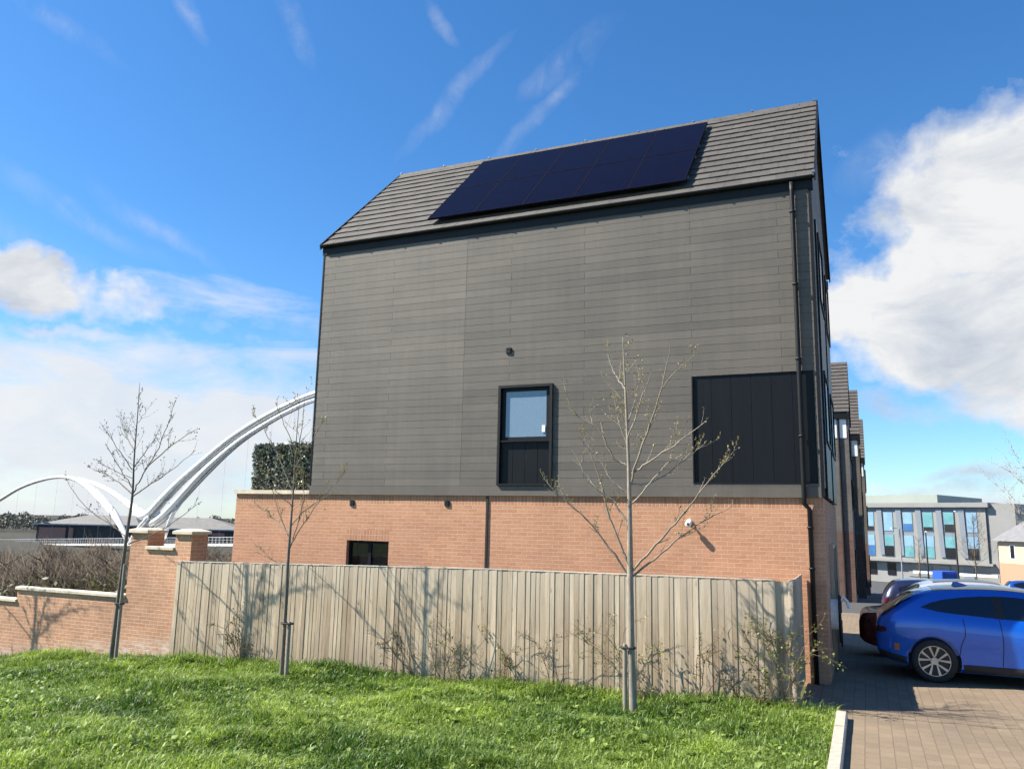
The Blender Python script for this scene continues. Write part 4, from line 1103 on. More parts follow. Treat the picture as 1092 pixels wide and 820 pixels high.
# ------------------------------------------------------------------ further terrace houses
def far_house(label, dx, dy, dz, depth=HD):
    r = thing('terraced_house', label, 'house', (5.5 + dx, 3.3 + dy, dz), 'matching houses along the street')
    X0, X1 = dx, HL + dx
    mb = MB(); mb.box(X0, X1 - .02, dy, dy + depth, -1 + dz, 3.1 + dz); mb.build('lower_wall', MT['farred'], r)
    mb = MB(); mb.prism([(dy, 3.1 + dz), (dy + depth, 3.1 + dz), (dy + depth, 8.98 + dz), (dy + 3.33, 12.0 + dz), (dy, 8.95 + dz)], X0, X1 - .02, 'x'); mb.build('upper_wall', MT['farbrick'], r)
    mb = MB()
    e2 = (ev[0] + dy, ev[1] + dz); r2 = (RIDGE[0] + dy, RIDGE[1] + dz)
    for mir in (False, True):
        L = math.hypot(r2[0] - e2[0], r2[1] - e2[1]); rows = 14
        for k in range(rows):
            t0, t1 = k / rows, (k + 1) / rows
            def P(x, t, h):
                y = e2[0] + (r2[0] - e2[0]) * t; y = y - .6 * h; zz = e2[1] + (r2[1] - e2[1]) * t + .75 * h
                return (x, 2 * r2[0] - y if mir else y, zz)
            mb.face([P(X0 - .08, t0, .05), P(X1 + .06, t0, .05), P(X1 + .06, t1, .0), P(X0 - .08, t1, .0)], uv=[(X0, t0 * L), (X1, t0 * L), (X1, t1 * L), (X0, t1 * L)])
            mb.face([P(X0 - .08, t0, -.0), P(X1 + .06, t0, -.0), P(X1 + .06, t0, .05), P(X0 - .08, t0, .05)])
    mb.build('roof', MT['roof'], r, fix=False)
    mb = MB(); mb.box(X0 - .05, X1 + .05, dy - .14, dy - .001, 8.72 + dz, 8.97 + dz); mb.build('gutter', MT['gutter'], r)
    mb = MB(); mb.box(X0 + 6, X1 - .55, dy - .02, dy - .001, 7.75 + dz, 8.70 + dz); mb.box(X1 - .42, X1 - .10, dy - .02, dy - .001, 7.75 + dz, 8.70 + dz); mb.each('eave_panel', MT['white'], r)
    mb = MB(); mb.tube([(X1 - .48, dy - .06, 8.75 + dz), (X1 - .48, dy - .06, -.5 + dz)], .05, 8); mb.build('downpipe', MT['black'], r)
    for (a, b) in ((1.0, 2.6), (3.8, 5.4)):
        for (c, d) in ((4.2, 5.7), (6.8, 8.3)):
            mb = MB(); mb.box(X1 - .019, X1 + .05, dy + a, dy + b, c + dz, d + dz); w = mb.build('window', MT['black'], r)
            mb = MB(); mb.box(X1 + .051, X1 + .056, dy + a + .08, dy + b - .08, c + .08 + dz, d - .08 + dz); mb.build('pane', MT['glass'], w)
    mb = MB(); mb.box(X1 - .019, X1 + .04, dy + 1.2, dy + 2.2, dz, 2.2 + dz); mb.build('door', MT['black'], r)
far_house('grey brick terraced house with tiled roof next along the street', .07, 28.5, -.6)
far_house('second grey brick house along the street beyond the first gap', .50, 37.2, -.8)
far_house('farthest grey house just visible at the end of the terrace', .75, 47.5, -1.4)

# ------------------------------------------------------------------ office building (far)
def frame_of(pa, pb, da, db, zref):
    """a facade line from pixel column pa at forward distance da to pb at db; returns origin, unit vector"""
    A = at(pa, 575, d=da); B = at(pb, 575, d=db); A.z = B.z = zref; return A, (B - A)
office = thing('office_building', 'large pale grey office block with blue window strips across the car park', 'office building', tuple(at(990, 622, d=112)))
A, AB = frame_of(880, 1053, 121, 104, 0); Lf = AB.length; U = AB.normalized(); Nn = Vector((U.y, -U.x, 0))
if Nn.dot(Vector(CAM) - A) < 0: Nn = -Nn
zof = lambda py, px=990: at(px, py, d=110).z
zb, z1_, ztop_ = zof(624), zof(598), zof(541)
def obox(mb, u0, u1, n0, n1, z0, z1, c=None):
    P = [A + U * u + Nn * n + Vector((0, 0, z)) for z in (z0, z1) for (u, n) in ((u0, n0), (u1, n0), (u1, n1), (u0, n1))]
    mb.mesh(P, [(0, 1, 2, 3), (4, 5, 6, 7), (0, 1, 5, 4), (1, 2, 6, 5), (2, 3, 7, 6), (3, 0, 4, 7)], c)
m_pale = simple('pale_office_panel', (.235, .235, .225), .7, var=.06, scale=.5); m_metal = simple('grey_metal_cladding', (.235, .235, .23), .5, var=.07, scale=.4)
m_blue1 = simple('light_blue_glass', (.20, .34, .47), .2, var=.15, scale=.8, spec=.2); m_blue2 = simple('deep_blue_glass', (.045, .13, .30), .2, var=.2, scale=.8, spec=.2)
m_teal = simple('teal_glass', (.12, .29, .32), .2, var=.2, scale=.8, spec=.2); m_dk = simple('dark_office_glass', (.012, .014, .02), .1, var=.2); m_fin = simple('blue_grey_fin', (.17, .20, .235), .5, var=.08)
pxm = Lf / (1053 - 880)
mb = MB(); obox(mb, 0, Lf, -25, 0, z1_ + .05, ztop_); mb.build('upper_wall', m_pale, office)
mb = MB(); obox(mb, 0, Lf + 1.2, -24.5, -.6, zb - 2, z1_); mb.build('lower_wall', m_metal, office)
mb = MB(); obox(mb, -.2, Lf + .5, -25, .5, ztop_ + .02, zof(536)); obox(mb, -.2, Lf + .6, -.55, .45, z1_ - .25, z1_ + .04); mb.each('roof_band', m_metal, office)
mb = MB(); obox(mb, 0, (995 - 880) * pxm, -20, -4, zof(536) + .01, zof(526)); mb.build('plant_room', simple('pale_green_grey_metal', (.27, .30, .27), .6, var=.05, scale=.4), office)
mb = MB(); obox(mb, Lf + .02, Lf + (1079 - 1053) * pxm, -26, -.3, zb - 2, zof(537) - .02); mb.build('side_wing', m_metal, office)
cols = [885, 906, 927, 948, 969, 990, 1011, 1033]
orow = random.Random(4)
for ci, cpx in enumerate(cols):
    u = (cpx - 880) * pxm
    mb = MB(); P = [A + U * a + Nn * n + Vector((0, 0, z)) for (a, n, z) in ((u - .35, .012, z1_ + .6), (u + .2, .012, z1_ + .6), (u + .0, .012, ztop_ - .1), (u - .75, .012, ztop_ - .1))]
    Q = [p + Nn * .16 for p in P]; mb.mesh(P + Q, [(4, 5, 6, 7), (0, 1, 5, 4), (1, 2, 6, 5), (2, 3, 7, 6), (3, 0, 4, 7)]); mb.build('fin', m_fin, office)
    mb = MB(); obox(mb, u + .12, u + 1.62, -.02, .0035, z1_ + .5, ztop_ - .06); mb.build('spandrel', m_fin, office)
    for (pa, pb) in ((546, 567), (571, 595)):
        zt_, zb_ = zof(pa), zof(pb); u0, u1 = u + .22, u + 1.55
        mb = MB(); obox(mb, u0, u1, .004, .05, zb_, zt_); w = mb.build('window', m_fin, office)
        h = zt_ - zb_; split = orow.choice([.25, .4, .5, .6]); a_, b_ = orow.choice([(m_blue1, m_blue2), (m_blue1, m_teal), (m_teal, m_dk), (m_blue1, m_dk), (m_blue1, m_blue1)])
        mb = MB(); obox(mb, u0 + .05, u1 - .05, .055, .07, zb_ + h * split, zt_ - .05); mb.build('pane', a_, w)
        mb = MB(); obox(mb, u0 + .05, u1 - .05, .055, .07, zb_ + .05, zb_ + h * split - .04); mb.build('pane', b_, w)
for (a, b, ma) in ((929, 937, m_dk), (949, 958, m_dk), (972, 982, m_pale), (984, 996, m_fin), (1003, 1014, m_fin), (1027, 1037, m_fin)):
    mb = MB(); obox(mb, (a - 880) * pxm, (b - 880) * pxm, -.6, -.5, zof(615), zof(602)); w = mb.build('window', ma, office)
mb = MB(); obox(mb, (981 - 880) * pxm, (1062 - 880) * pxm, .5, .9, zof(611), zof(608.5)); mb.build('white_canopy', MT['white'], office)
# blue hoarding / container before the office
p0, p1 = at(1006, 622, d=95), at(1024, 622, d=95)
t = thing('blue_container', 'blue site container with white marks in front of the pale office', 'container', (p0.x, p0.y, p0.z - .6))
zt_ = at(1010, 609.5, d=95).z; zb_ = zt_ - 2.4; d = (p1 - p0); d.z = 0; L_ = d.length; d.normalize(); nn = Vector((d.y, -d.x, 0))
mb = MB()
def dbox(mb, o, d, nn, u0, u1, n0, n1, z0, z1):
    P = [Vector((o.x, o.y, 0)) + d * u + nn * n + Vector((0, 0, z)) for z in (z0, z1) for (u, n) in ((u0, n0), (u1, n0), (u1, n1), (u0, n1))]
    mb.mesh(P, [(0, 1, 2, 3), (4, 5, 6, 7), (0, 1, 5, 4), (1, 2, 6, 5), (2, 3, 7, 6), (3, 0, 4, 7)])
dbox(mb, p0, d, nn, 0, L_, -2.4, 0, zb_, zt_); 
for k in range(9): dbox(mb, p0, d, nn, .05 + k * L_ / 9, .05 + k * L_ / 9 + .1, .002, .05, zb_ + .15, zt_ - .15)
mb.build('body', simple('container_blue', (.02, .08, .42), .5), t)
mb = MB()
for k in (0.25, .95, 1.45): dbox(mb, p0, d, nn, k, k + .22, .055, .07, zt_ - 1.55, zt_ - 1.3)
mb.each('markings', MT['white'], t)

# cream house at the right edge
crm = thing('cream_house', 'cream rendered house with brick ground floor and grey roof at the right edge', 'house', tuple(at(1085, 625, d=98)))
D0 = 98
a0 = at(1058, 600, d=D0 + 4); a1 = at(1066, 600, d=D0); dirw = at(1150, 600, d=D0 - 12) - a1; dirw.z = 0; Lw = dirw.length; dirw.normalize(); nw = Vector((-dirw.y, dirw.x, 0))
zE, zM, zB = at(1075, 576, d=D0).z, at(1075, 600, d=D0).z, at(1075, 628, d=D0).z - 1
mb = MB(); dbox(mb, a1, dirw, nw, 0, Lw, 0, 9, zM, zE); mb.build('upper_wall', simple('cream_render', (.50, .40, .28), .85, var=.05), crm)
mb = MB(); dbox(mb, a1, dirw, nw, -.02, Lw, -.03, 9, zB, zM - .004); mb.build('lower_wall', simple('salmon_brick', (.42, .235, .155), .9, var=.15, scale=12), crm)
mb = MB(); hR = 4.2
E_ = [Vector((a1.x, a1.y, 0)) + dirw * u + nw * n + Vector((0, 0, z)) for (u, n, z) in ((-.6, -.6, zE - .1), (Lw + .6, -.6, zE - .1), (Lw + .6, 4.5, zE + hR), (3.5, 4.5, zE + hR), (-.6, 9.6, zE - .1), (Lw + .6, 9.6, zE - .1))]
mb.mesh(E_, [(0, 1, 2, 3), (0, 3, 4), (3, 2, 5, 4), (0, 4, 5, 1)]); mb.build('roof', simple('slate_grey_roof', (.17, .17, .18), .7, var=.12, scale=2), crm)
for u in (2.0, 4.6, 7.4):
    mb = MB(); dbox(mb, a1, dirw, nw, u, u + .9, -.05, -.002, zM + .5, zE - .5); w = mb.build('window', MT['white'], crm)
    mb = MB(); dbox(mb, a1, dirw, nw, u + .1, u + .8, -.06, -.052, zM + .6, zE - .6); mb.build('pane', m_dk, w)
mb = MB(); dbox(mb, a1, dirw, nw, -.4, -.021, .2, 4, zB, zE - .3); mb.build('side_wall', m_dk, crm)

# street lamps
def lamp(label, px, ptop, pbot, d, arm):
    b = at(px, pbot, d=d); tz = at(px, ptop, d=d).z; b.z -= 1.0
    t = thing('street_lamp', label, 'street lamp', tuple(b), 'street lamps by the office')
    mb = MB(); mb.tube([b, (b.x, b.y, b.z + 2), (b.x, b.y, tz)], [.11, .09, .055], 8); mb.build('column', MT['steel'] if d > 90 else MT['blackmatt'], t)
    mb = MB(); e = Vector((b.x, b.y, tz)) + Vector(CR) * arm; mb.tube([(b.x, b.y, tz), e], .035, 6); mb.bar(e - Vector(CR) * .1 * np.sign(arm), e + Vector(CR) * .65 * np.sign(arm), .3, .12); mb.build('lantern', MT['white'], t)
lamp('tall dark street lamp with white head in front of the office right part', 1023, 545, 626, 78, .15)
lamp('dark street lamp with pale head left of the tall one by the office', 991, 567, 626, 82, .1)
lamp('thin grey street lamp in front of the left office windows', 963, 563, 624, 95, -.4)

# background street trees
def street_tree(label, base, h, seed, spread, n=70, bark='scrubtwig', group='bare trees near the office', trunk_r=.09):
    rnd = random.Random(seed); t = thing('street_tree', label, 'tree', tuple(base), group); mb = MB(); b = Vector(base)
    mb.tube([b - Vector((0, 0, .5)), b + Vector((0, 0, h * .5)), b + Vector((.05, 0, h * .97))], [trunk_r, trunk_r * .65, .012], 7, .6); mb.build('trunk', MT[bark], t)
    A, B, Rr = [], [], []
    def br(p, d, L, r, lvl):
        q = p
        for i in range(4):
            d2 = (d + Vector((rnd.gauss(0, .15), rnd.gauss(0, .15), .12))).normalized(); e = q + d2 * L / 4
            A.append(tuple(q)); B.append(tuple(e + d2 * L * .05)); Rr.append(r * (1 - i * .18)); 
            if lvl > 0:
                for _ in range(2):
                    if rnd.random() < .85: br(e, (d2 + Vector((rnd.gauss(0, .7), rnd.gauss(0, .7), rnd.gauss(.1, .5)))).normalized(), L * rnd.uniform(.3, .55), r * .55, lvl - 1)
            q = e; d = d2
    for k in range(n):
        f = rnd.uniform(.28, .92); a = rnd.uniform(0, 2 * math.pi); d = Vector((math.cos(a), math.sin(a), rnd.uniform(.5, 1.3))).normalized()
        br(b + Vector((0, 0, h * f)), d, spread * (1.15 - f) * rnd.uniform(.6, 1.1), trunk_r * .28, 2)
    twig_cones('branches', np.array(A), np.array(B), np.array(Rr), MT[bark], t)
bt = at(1042, 622, d=80); bt.z -= 1
street_tree('bare street tree beside the tall lamp before the office', bt, 8.2, 3, 3.4, 22)
bt = at(982, 622, d=86); bt.z -= 1
street_tree('small bare street tree left of the office centre', bt, 6.0, 4, 2.0, 14)
bt = at(1136, 640, d=29); bt.z = float(ry(bt.y))
street_tree('bare tree whose branch tips reach in at the right edge', bt, 7.2, 6, 3.6, 26, 'bark', None, .09)

# ------------------------------------------------------------------ left: scrub, bridge, pavilion, far trees
def scrub():
    n0 = 2600
    PX = rng.uniform(-90, 260, n0); D = rng.uniform(27, 62, n0); base = []
    for px, d in zip(PX, D):
        p = at(px, 600, d=d); base.append((p.x, p.y, 0))
    base = np.array(base); base[:, 2] = gz(base[:, 0], base[:, 1])
    keep = (base[:, 0] < -3.5) & (base[:, 1] > -.5); base = base[keep]; D = D[keep]; PX = PX[keep]
    topz = CAM[2] - (.021 + .016 * np.sin(PX * .06) ** 2 + .012 * (PX < 45)) * D   # heads kept under the bridge deck
    A, B, R1, T = [], [], [], []
    for b, tz in zip(base, topz):
        H = max(.5, (tz - b[2]) * rng.uniform(.6, 1.08)); k = 34
        o = rng.normal(0, .5, (k, 3)) * [1, 1, 0]; a0 = b + o * .5; a0[:, 2] = b[2] + rng.uniform(0, .75, k) * H
        dz = rng.uniform(.2, .9, k)[:, None] * np.array([0, 0, 1]); d = rng.normal(0, .45, (k, 3)) * [1, 1, .4] + dz
        L = rng.uniform(.25, .6, k)[:, None] * min(H, 2.0); e = a0 + d * L; e[:, 2] = np.minimum(e[:, 2], b[2] + H * 1.05)
        A.append(a0); B.append(e); R1.append(rng.uniform(.006, .018, k)); T.append(np.clip(rng.normal(.4, .25, k), 0, 1))
    o = twig_cones('riverside_scrub', np.concatenate(A), np.concatenate(B), np.concatenate(R1), MT['scrubtwig'], None, np.concatenate(T))
    tag(o, 'tangled bare brown scrub on the bank behind the garden wall', 'scrub', kind='stuff')
    k = 16; P = np.repeat(base, k, 0); n = len(P); P = P + rng.normal(0, .6, (n, 3)) * [1, 1, 0]; P[:, 2] += rng.uniform(.05, .55, n) * np.repeat(np.maximum(.4, topz - base[:, 2]), k)
    o = leaf_quads('bank_undergrowth', P, rng.uniform(.10, .26, n), MT['scrubleaf'], None, None, .5)
    tag(o, 'low olive green undergrowth among the bare scrub', 'undergrowth', kind='stuff')
scrub()

# bridge: one vertical plane through the traced points
BA, BB = at(-40, 560, d=300), at(520, 560, d=122); BA.z = BB.z = 0; BD = (BB - BA).normalized(); BN = Vector((BD.y, -BD.x, 0))
if BN.dot(Vector(CAM) - BA) < 0: BN = -BN
def onbridge(px, py):
    r = Vector(ray(px, py)); c = Vector(CAM); t = (BA - c).dot(BN) / r.dot(BN); return c + r * t
bridge = thing('footbridge', 'white double arch footbridge over the river behind the terrace', 'bridge', tuple(onbridge(160, 600)))
def rib(name, trace, wpx=None, mat_=None, off=0, step=5, depth=1.2):
    """beam of the bridge along pixel-traced points (px, py[, width in px]) lying in the bridge's own vertical plane"""
    P = [tuple(onbridge(p[0], p[1])) + ((p[2] * .92 if len(p) > 2 else wpx) * (onbridge(p[0], p[1]) - Vector(CAM)).dot(Vector(CF)) / FPX,) for p in trace]
    Q = cr(P, step); path = [Vector(q[:3]) for q in Q]; mb = MB(); vs = []
    for i, p in enumerate(path):
        d = (path[min(i + 1, len(path) - 1)] - path[max(i - 1, 0)]).normalized(); u = d.cross(BN).normalized(); u = u if u.dot(Vector((0, 0, 1)) - BD * (1 if d.z > 0 else -1) * .3) > 0 else -u
        hh = Q[i][3]; wd = max(.25, hh * depth); q = p + BN * off
        vs += [q + BN * wd / 2 * math.cos(k * math.pi / 6) + u * hh / 2 * math.sin(k * math.pi / 6) for k in range(12)]
    n = len(path)
    mb.mesh(vs, [(i * 12 + k, i * 12 + (k + 1) % 12, i * 12 + 12 + (k + 1) % 12, i * 12 + 12 + k) for i in range(n - 1) for k in range(12)] + [tuple(range(12)), tuple(12 * n - 12 + k for k in range(12))])
    mb.build(name, mat_, bridge, smooth=True); return path
small_tr = [(-40, 566, 3), (-15, 541, 3), (0, 533, 3.5), (20, 521, 3.5), (40, 513, 4), (62, 508.7, 3.8), (80, 511, 5), (95, 520, 7), (108, 532, 8), (120, 546, 8), (128, 559, 6), (135, 574, 5)]
rib('arch_rib', small_tr, None, MT['bridge'])
rib('arch_rib', [(80, 510, 3), (95, 514.5, 4), (110, 521.5, 5), (125, 531, 6), (138, 541, 8), (150, 549, 10), (162, 548, 10)], None, MT['bridge'], off=-1.0)
big_tr = [(146, 547, 9), (154, 550, 10), (163, 545, 10), (174, 533, 10), (193, 513.5, 9), (215, 494, 8), (242, 471, 7), (266, 454.5, 7), (291, 440, 6.5), (315, 428, 6), (335, 420, 6), (375, 408, 5.5), (410, 404, 5.5), (445, 405, 5), (480, 412, 5)]
pth = rib('arch_rib', big_tr, None, MT['bridge'])
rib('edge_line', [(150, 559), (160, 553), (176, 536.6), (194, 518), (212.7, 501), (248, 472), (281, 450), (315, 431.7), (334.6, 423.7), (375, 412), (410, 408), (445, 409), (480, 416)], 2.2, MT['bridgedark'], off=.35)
low_tr = [(160, 559, 6), (172, 552, 8), (186, 539, 9), (218, 504, 9), (252, 473.5, 7.5), (284, 452, 6), (315, 435, 5), (335, 426.5, 4), (375, 415, 4), (410, 411, 4), (445, 412, 4), (480, 419, 4)]
lp = rib('arch_rib', low_tr, None, MT['bridge'], off=0)
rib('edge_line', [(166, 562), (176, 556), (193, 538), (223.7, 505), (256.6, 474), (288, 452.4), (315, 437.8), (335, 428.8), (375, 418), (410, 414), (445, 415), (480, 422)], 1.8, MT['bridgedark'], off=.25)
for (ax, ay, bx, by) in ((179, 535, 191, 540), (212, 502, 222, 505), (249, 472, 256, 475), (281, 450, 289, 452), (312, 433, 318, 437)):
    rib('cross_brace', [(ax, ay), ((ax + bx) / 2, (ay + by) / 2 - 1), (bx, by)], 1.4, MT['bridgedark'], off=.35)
rib('strut', [(192, 537, 3.5), (183, 551, 4), (175, 574, 4)], None, MT['bridge'], off=0)
rib('strut', [(162, 552, 4), (150, 566, 4), (142, 580, 4)], None, MT['bridge'], off=1)
dl, drr = onbridge(-60, 575.5), onbridge(520, 575.5); zd = (onbridge(20, 578).z + onbridge(230, 578.5).z) / 2
zl, zr = onbridge(0, 579.5).z, onbridge(235, 579.5).z; l0, r0_ = onbridge(0, 579), onbridge(235, 579)
def deckz(p): return zl + (zr - zl) * ((p - l0).dot(BD) / (r0_ - l0).dot(BD))
p0, p1 = Vector((dl.x, dl.y, 0)), Vector((drr.x, drr.y, 0)); p0.z, p1.z = deckz(p0), deckz(p1)
mb = MB(); mb.bar(p0 - Vector((0, 0, .3)), p1 - Vector((0, 0, .3)), 4.5, .45); mb.build('deck', MT['bridge'], bridge)
mb = MB(); Ld = (p1 - p0).length
for off in (2.1, -2.1):
    mb.bar(p0 + BN * off + Vector((0, 0, 1.35)), p1 + BN * off + Vector((0, 0, 1.35)), .07, .08); mb.bar(p0 + BN * off + Vector((0, 0, .75)), p1 + BN * off + Vector((0, 0, .75)), .03, .04)
    for s in np.arange(0, Ld, 1.6): q_ = p0 + (p1 - p0) * (s / Ld) + BN * off; mb.bar(q_ - Vector((0, 0, .08)), q_ + Vector((0, 0, 1.32)), .05, .05, None, (1, 0, 0))
mb.build('railing', MT['cable'], bridge)
allp = [onbridge(*q_[:2]) for q_ in small_tr[1:-2]] + [onbridge(*q_[:2]) for q_ in big_tr[3:]]
for p in allp:
    mb = MB(); b = Vector((p.x, p.y, 0)); b.z = deckz(b); mb.tube([p, b], .018, 4); mb.build('hanger', MT['cable'], bridge)

def pavilion(label, pL, pR, pe, pr_, pbase, d, mats, rx=(.35, .7), name='pavilion'):
    a, b = at(pL, pe, d=d), at(pR, pe, d=d); ze = (a.z + b.z) / 2; zr = at((pL + pR) / 2, pr_, d=d + 8).z; zb = at(pL, pbase, d=d).z
    t = thing(name, label, 'building', (a.x, a.y, zb), 'low buildings beyond the river'); dd = b - a; dd.z = 0; L = dd.length; dd.normalize(); nn = Vector((-dd.y, dd.x, 0))
    if nn.dot(Vector(CF)) < 0: nn = -nn
    mb = MB(); dbox(mb, a, dd, nn, .8, L - .8, .6, 14, zb - 4, ze); mb.build('wall', mats[0], t)
    E = [Vector((a.x, a.y, 0)) + dd * u + nn * n + Vector((0, 0, z)) for (u, n, z) in ((0, -.6, ze), (L, -.6, ze), (L, 15, ze), (0, 15, ze), (L * rx[0], 7, zr), (L * rx[1], 7, zr))]
    mb = MB(); mb.mesh(E, [(0, 1, 5, 4), (1, 2, 5), (2, 3, 4, 5), (3, 0, 4), (0, 3, 2, 1)]); mb.build('roof', mats[1], t)
    for u in mats[2]:
        mb = MB(); dbox(mb, a, dd, nn, L * u[0], L * u[1], .2, .595, zb - 3, ze - (.9 if len(u) < 3 else u[2])); mb.build('brick_pier', simple('pavilion_brick', (.38, .19, .14), .9, var=.2, scale=6), t)
    mb = MB(); dbox(mb, a, dd, nn, 0, L, -.66, -.602, ze - .05, ze + .35); mb.build('fascia', simple('pale_fascia', (.42, .43, .45), .6), t)
m_dkw = simple('dark_pavilion_wall', (.05, .045, .042), .7, var=.3, scale=2); m_gr = simple('grey_lead_roof', (.17, .165, .155), .7, var=.12, scale=.6)
pavilion('low grey hipped roof pavilion with brick piers beyond the bridge', 36, 150, 560, 549, 592, 262, (m_dkw, m_gr, ((.05, .30), (.335, .37))), (.40, .85))
pavilion('grey roofed building seen between the garden piers and the terrace', 150, 262, 565, 552, 592, 290, (m_dkw, m_gr, ((.68, .80),)), (.15, .6), 'riverside_building')
# church tower far left and tree line
p = at(3, 566, d=480); t = thing('church_tower', 'small dark church tower on the skyline at the far left', 'tower', (p.x, p.y, p.z - 6))
zt_ = at(3, 553, d=480).z
mb = MB(); mb.box(p.x - 2.6, p.x + 2.6, p.y - 2.6, p.y + 2.6, p.z - 8, zt_)
mb.build('tower', MT['scrubtwig'], t)
mb = MB()
for sx in (-1, 1):
    for sy_ in (-1, 1): mb.box(p.x + sx * 2.2 - .4, p.x + sx * 2.2 + .4, p.y + sy_ * 2.2 - .4, p.y + sy_ * 2.2 + .4, zt_ + .01, zt_ + 2)
mb.each('pinnacle', MT['scrubtwig'], t)
n = 26000; PX = rng.uniform(-150, 300, n); P = np.array([tuple(at(px, 566, d=dd)) for px, dd in zip(PX, rng.uniform(360, 430, n))]); P[:, 2] = -5 + rng.random(n) ** 1.1 * (5.2 + 1.2 * np.sin(PX * .09) + .8 * np.sin(PX * .31) + rng.random(n) * 1.2)
tag(leaf_quads('treeline', P, rng.uniform(.5, 1.1, n), MT['fartree'], None, None, .8), 'dark line of trees along the far bank at left', 'trees', kind='stuff')

# ------------------------------------------------------------------ world, sun
SUN_EL = 45.0; SD = Vector((.92, .39, 0)).normalized()
sdir = -SD                                   # towards the sun, horizontally
w = bpy.data.worlds.new('World'); bpy.context.scene.world = w; w.use_nodes = True; t = NT(w.node_tree)
bg = w.node_tree.nodes['Background']
sky = t.n('TexSky'); sky.sky_type = 'NISHITA'; sky.sun_disc = False; sky.sun_elevation = R_(SUN_EL); sky.sun_rotation = math.atan2(sdir.x, sdir.y)
sky.air_density = 1.0; sky.dust_density = .3; sky.ozone_density = 3.0; sky.altitude = 30
dirn = t.n('TexCoord').outputs['Generated']; nrm = t.n('VectorMath', {'operation': 'NORMALIZE'}, _0=dirn).outputs[0]
sep = t.n('SeparateXYZ', _0=nrm)
az0 = t.math('ARCTAN2', sep.outputs[0], sep.outputs[1]); el = t.math('ARCSINE', sep.outputs[2])
def warp(scale, seed, amt, detail=5): return t.math('MULTIPLY', t.math('SUBTRACT', t.noise(t.vmap(nrm, (1, 1, 1), (seed, seed * .7, -seed)), scale, detail, .6), .5), amt)
az = t.math('ADD', t.math('ADD', az0, warp(4.5, 3.1, .22)), warp(16, 5.3, .06)); el2 = t.math('ADD', t.math('ADD', el, warp(4.5, 8.7, .13)), warp(16, 1.9, .045))
def azel(px, py): r = ray(px, py); return math.atan2(r[0], r[1]), math.asin(r[2])
def blob(px, py, rx_, ry__, rot=0.0):
    """soft ellipse in the sky, radii and tilt given in pixels/degrees about a direction; >0 inside, 1 at centre"""
    a0, e0 = azel(px, py); s = 1 / FPX; ca = math.cos(e0)
    dx = t.math('MULTIPLY', t.math('SUBTRACT', az, a0), ca / (rx_ * s)); dy = t.math('DIVIDE', t.math('SUBTRACT', el2, e0), ry__ * s)
    if rot:
        c_, s_ = math.cos(R_(rot)), math.sin(R_(rot)); dxp = t.math('MULTIPLY', t.math('SUBTRACT', az, a0), ca / s); dyp = t.math('DIVIDE', t.math('SUBTRACT', el2, e0), s)
        dx = t.math('DIVIDE', t.math('ADD', t.math('MULTIPLY', dxp, c_), t.math('MULTIPLY', dyp, s_)), rx_)
        dy = t.math('DIVIDE', t.math('SUBTRACT', t.math('MULTIPLY', dyp, c_), t.math('MULTIPLY', dxp, s_)), ry__)
    r2 = t.math('SQRT', t.math('ADD', t.math('MULTIPLY', dx, dx), t.math('MULTIPLY', dy, dy)))
    return t.math('SUBTRACT', 1.0, r2)
def mx(vals):
    o = vals[0]
    for v in vals[1:]: o = t.math('MAXIMUM', o, v)
    return o
nz1 = t.noise(t.vmap(nrm, (1, 1, 1.5)), 5.5, 9, .58, .3); nz2 = t.noise(nrm, 13, 8, .6, .4)
fb = t.math('ADD', t.math('MULTIPLY', t.math('SUBTRACT', nz1, .5), 1.5), t.math('MULTIPLY', t.math('SUBTRACT', nz2, .5), .95))
dense = mx([blob(1110, 235, 205, 140), blob(1000, 275, 110, 75, 20), blob(1000, 365, 150, 58), blob(1150, 345, 140, 75), blob(1250, 200, 170, 150), blob(905, 330, 60, 60), blob(-10, 292, 150, 34, -5), blob(1110, 330, 200, 110)])
small = mx([blob(930, 432, 75, 24), blob(1005, 510, 75, 16), blob(1060, 425, 120, 26), blob(55, 348, 60, 9, -6), blob(960, 525, 90, 14), blob(1085, 455, 30, 20)])
d1 = t.ramp(t.math('ADD', dense, t.math('MULTIPLY', fb, .78)), .12, .46)
d1b = t.math('MULTIPLY', t.ramp(t.math('ADD', t.math('MULTIPLY', small, .7), t.math('MULTIPLY', fb, .8)), .15, .75), .8)
bank = mx([blob(40, 465, 440, 128, 4), blob(250, 455, 280, 80, 0), blob(-150, 430, 300, 115), blob(960, 560, 160, 30)])
strat = t.noise(t.vmap(nrm, (1.2, 1.2, 5)), 4.5, 8, .6, .5)
d2 = t.math('MULTIPLY', t.ramp(t.math('ADD', t.math('ADD', bank, t.math('MULTIPLY', fb, .35)), t.math('MULTIPLY', t.math('SUBTRACT', strat, .5), 1.8)), .0, .7), .94)
nzw = t.noise(t.vmap(nrm, (1, 1, 1), rot=(0, R_(-35), R_(30))), 7, 8, .65, 1.2); nzf = t.noise(t.vmap(nrm, (3, 3, 1)), 9, 7, .7, 1.5)
azk, elk = az, el2
az = t.math('ADD', az0, warp(9, 6.6, .05)); el2 = t.math('ADD', el, warp(9, 2.2, .04))
wis = mx([blob(70, 222, 115, 13, -24), blob(170, 247, 75, 12, -28), blob(485, 105, 95, 10, 46), blob(590, 108, 105, 10, 46), blob(315, 28, 46, 12, -62), blob(200, 12, 36, 10, -50), blob(50, 12, 80, 10, -20), blob(205, 272, 24, 9, -30),
          blob(240, 352, 120, 10, -8), blob(610, 60, 70, 16, 38), blob(950, 165, 60, 30, 30), blob(30, 262, 110, 18, -20), blob(345, 345, 70, 22, 0), blob(470, 30, 30, 8, -45)])
az, el2 = azk, elk
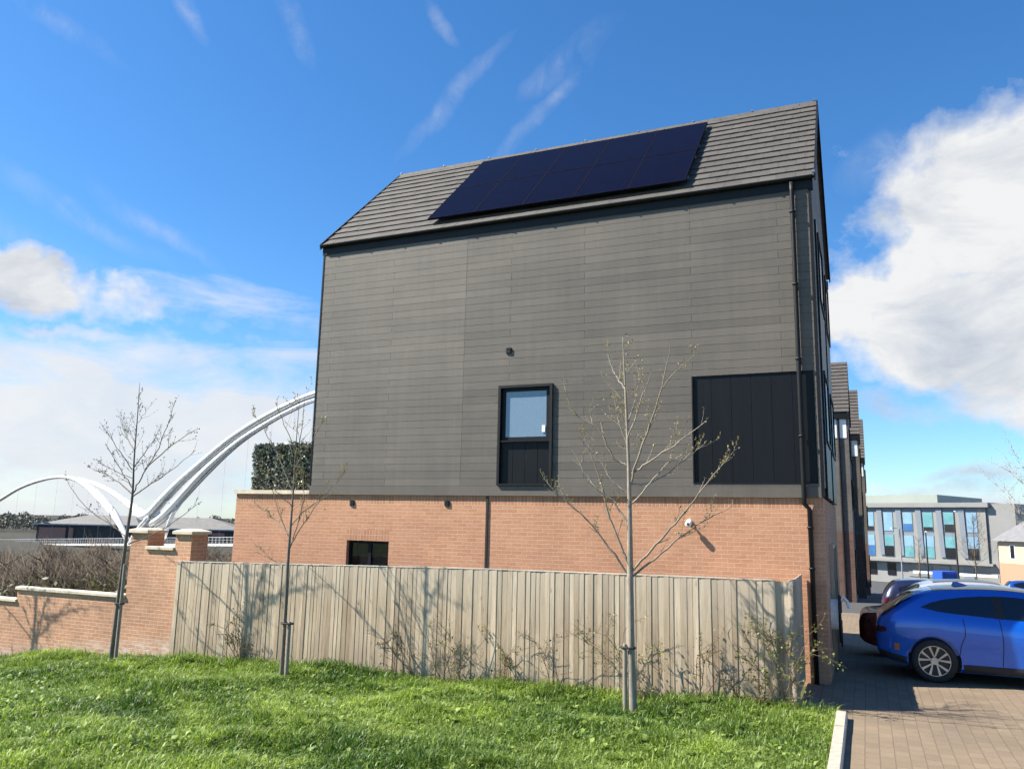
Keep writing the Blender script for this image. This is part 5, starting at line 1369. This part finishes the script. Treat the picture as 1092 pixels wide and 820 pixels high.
d3 = t.math('MULTIPLY', t.math('MULTIPLY', t.ramp(wis, 0.0, .9), t.ramp(nzw, .36, .72)), t.ramp(nzf, .25, .75, .15, .60))
shade = t.ramp(t.math('ADD', t.math('ADD', t.math('MULTIPLY', t.noise(t.vmap(nrm, (1, 1, 2.0), (.02, .01, .055)), 6.5, 8, .6, .4), 1.3), -.15), t.math('MULTIPLY', el, .42)), .34, .72)
cl_col = t.mix(shade, (3.2, 3.6, 4.25), (5.6, 5.65, 5.7))
hsv = t.n('HueSaturation'); hsv.inputs['Saturation'].default_value = 1.15; hsv.inputs['Value'].default_value = 1.18; t.set(hsv.inputs['Color'], t.mix(1.0, sky.outputs[0], (.76, .91, 1.05), 'MULTIPLY'))
c0 = t.mix(d3, hsv.outputs[0], (4.6, 4.8, 5.2)); c0 = t.mix(d2, c0, t.mix(shade, (4.6, 4.95, 5.45), (5.5, 5.55, 5.65))); c0 = t.mix(d1b, c0, cl_col); c0 = t.mix(d1, c0, cl_col)
t.set(bg.inputs[0], c0); bg.inputs[1].default_value = .067

sun = bpy.data.lights.new('sun', 'SUN'); sun.energy = 5.0; sun.angle = R_(.53); sun.color = (1, .93, .80)
so = bpy.data.objects.new('sun', sun); C.objects.link(so); so.location = (-40, -20, 60)
ld = Vector((SD.x * math.cos(R_(SUN_EL)), SD.y * math.cos(R_(SUN_EL)), -math.sin(R_(SUN_EL)))); so.rotation_euler = ld.to_track_quat('-Z', 'Y').to_euler()

sc = bpy.context.scene
sc.view_settings.view_transform = 'Standard'; sc.view_settings.look = 'None'; sc.view_settings.gamma = 1; sc.view_settings.exposure = 1.25
sc.render.engine = 'CYCLES'; sc.cycles.max_bounces = 5; sc.cycles.diffuse_bounces = 3; sc.cycles.transparent_max_bounces = 6
try: sc.cycles.use_denoising = True; sc.cycles.sample_clamp_indirect = 4; sc.cycles.use_light_tree = False; sc.cycles.use_adaptive_sampling = True; sc.cycles.adaptive_threshold = .015; sc.cycles.adaptive_min_samples = 32
except Exception: pass
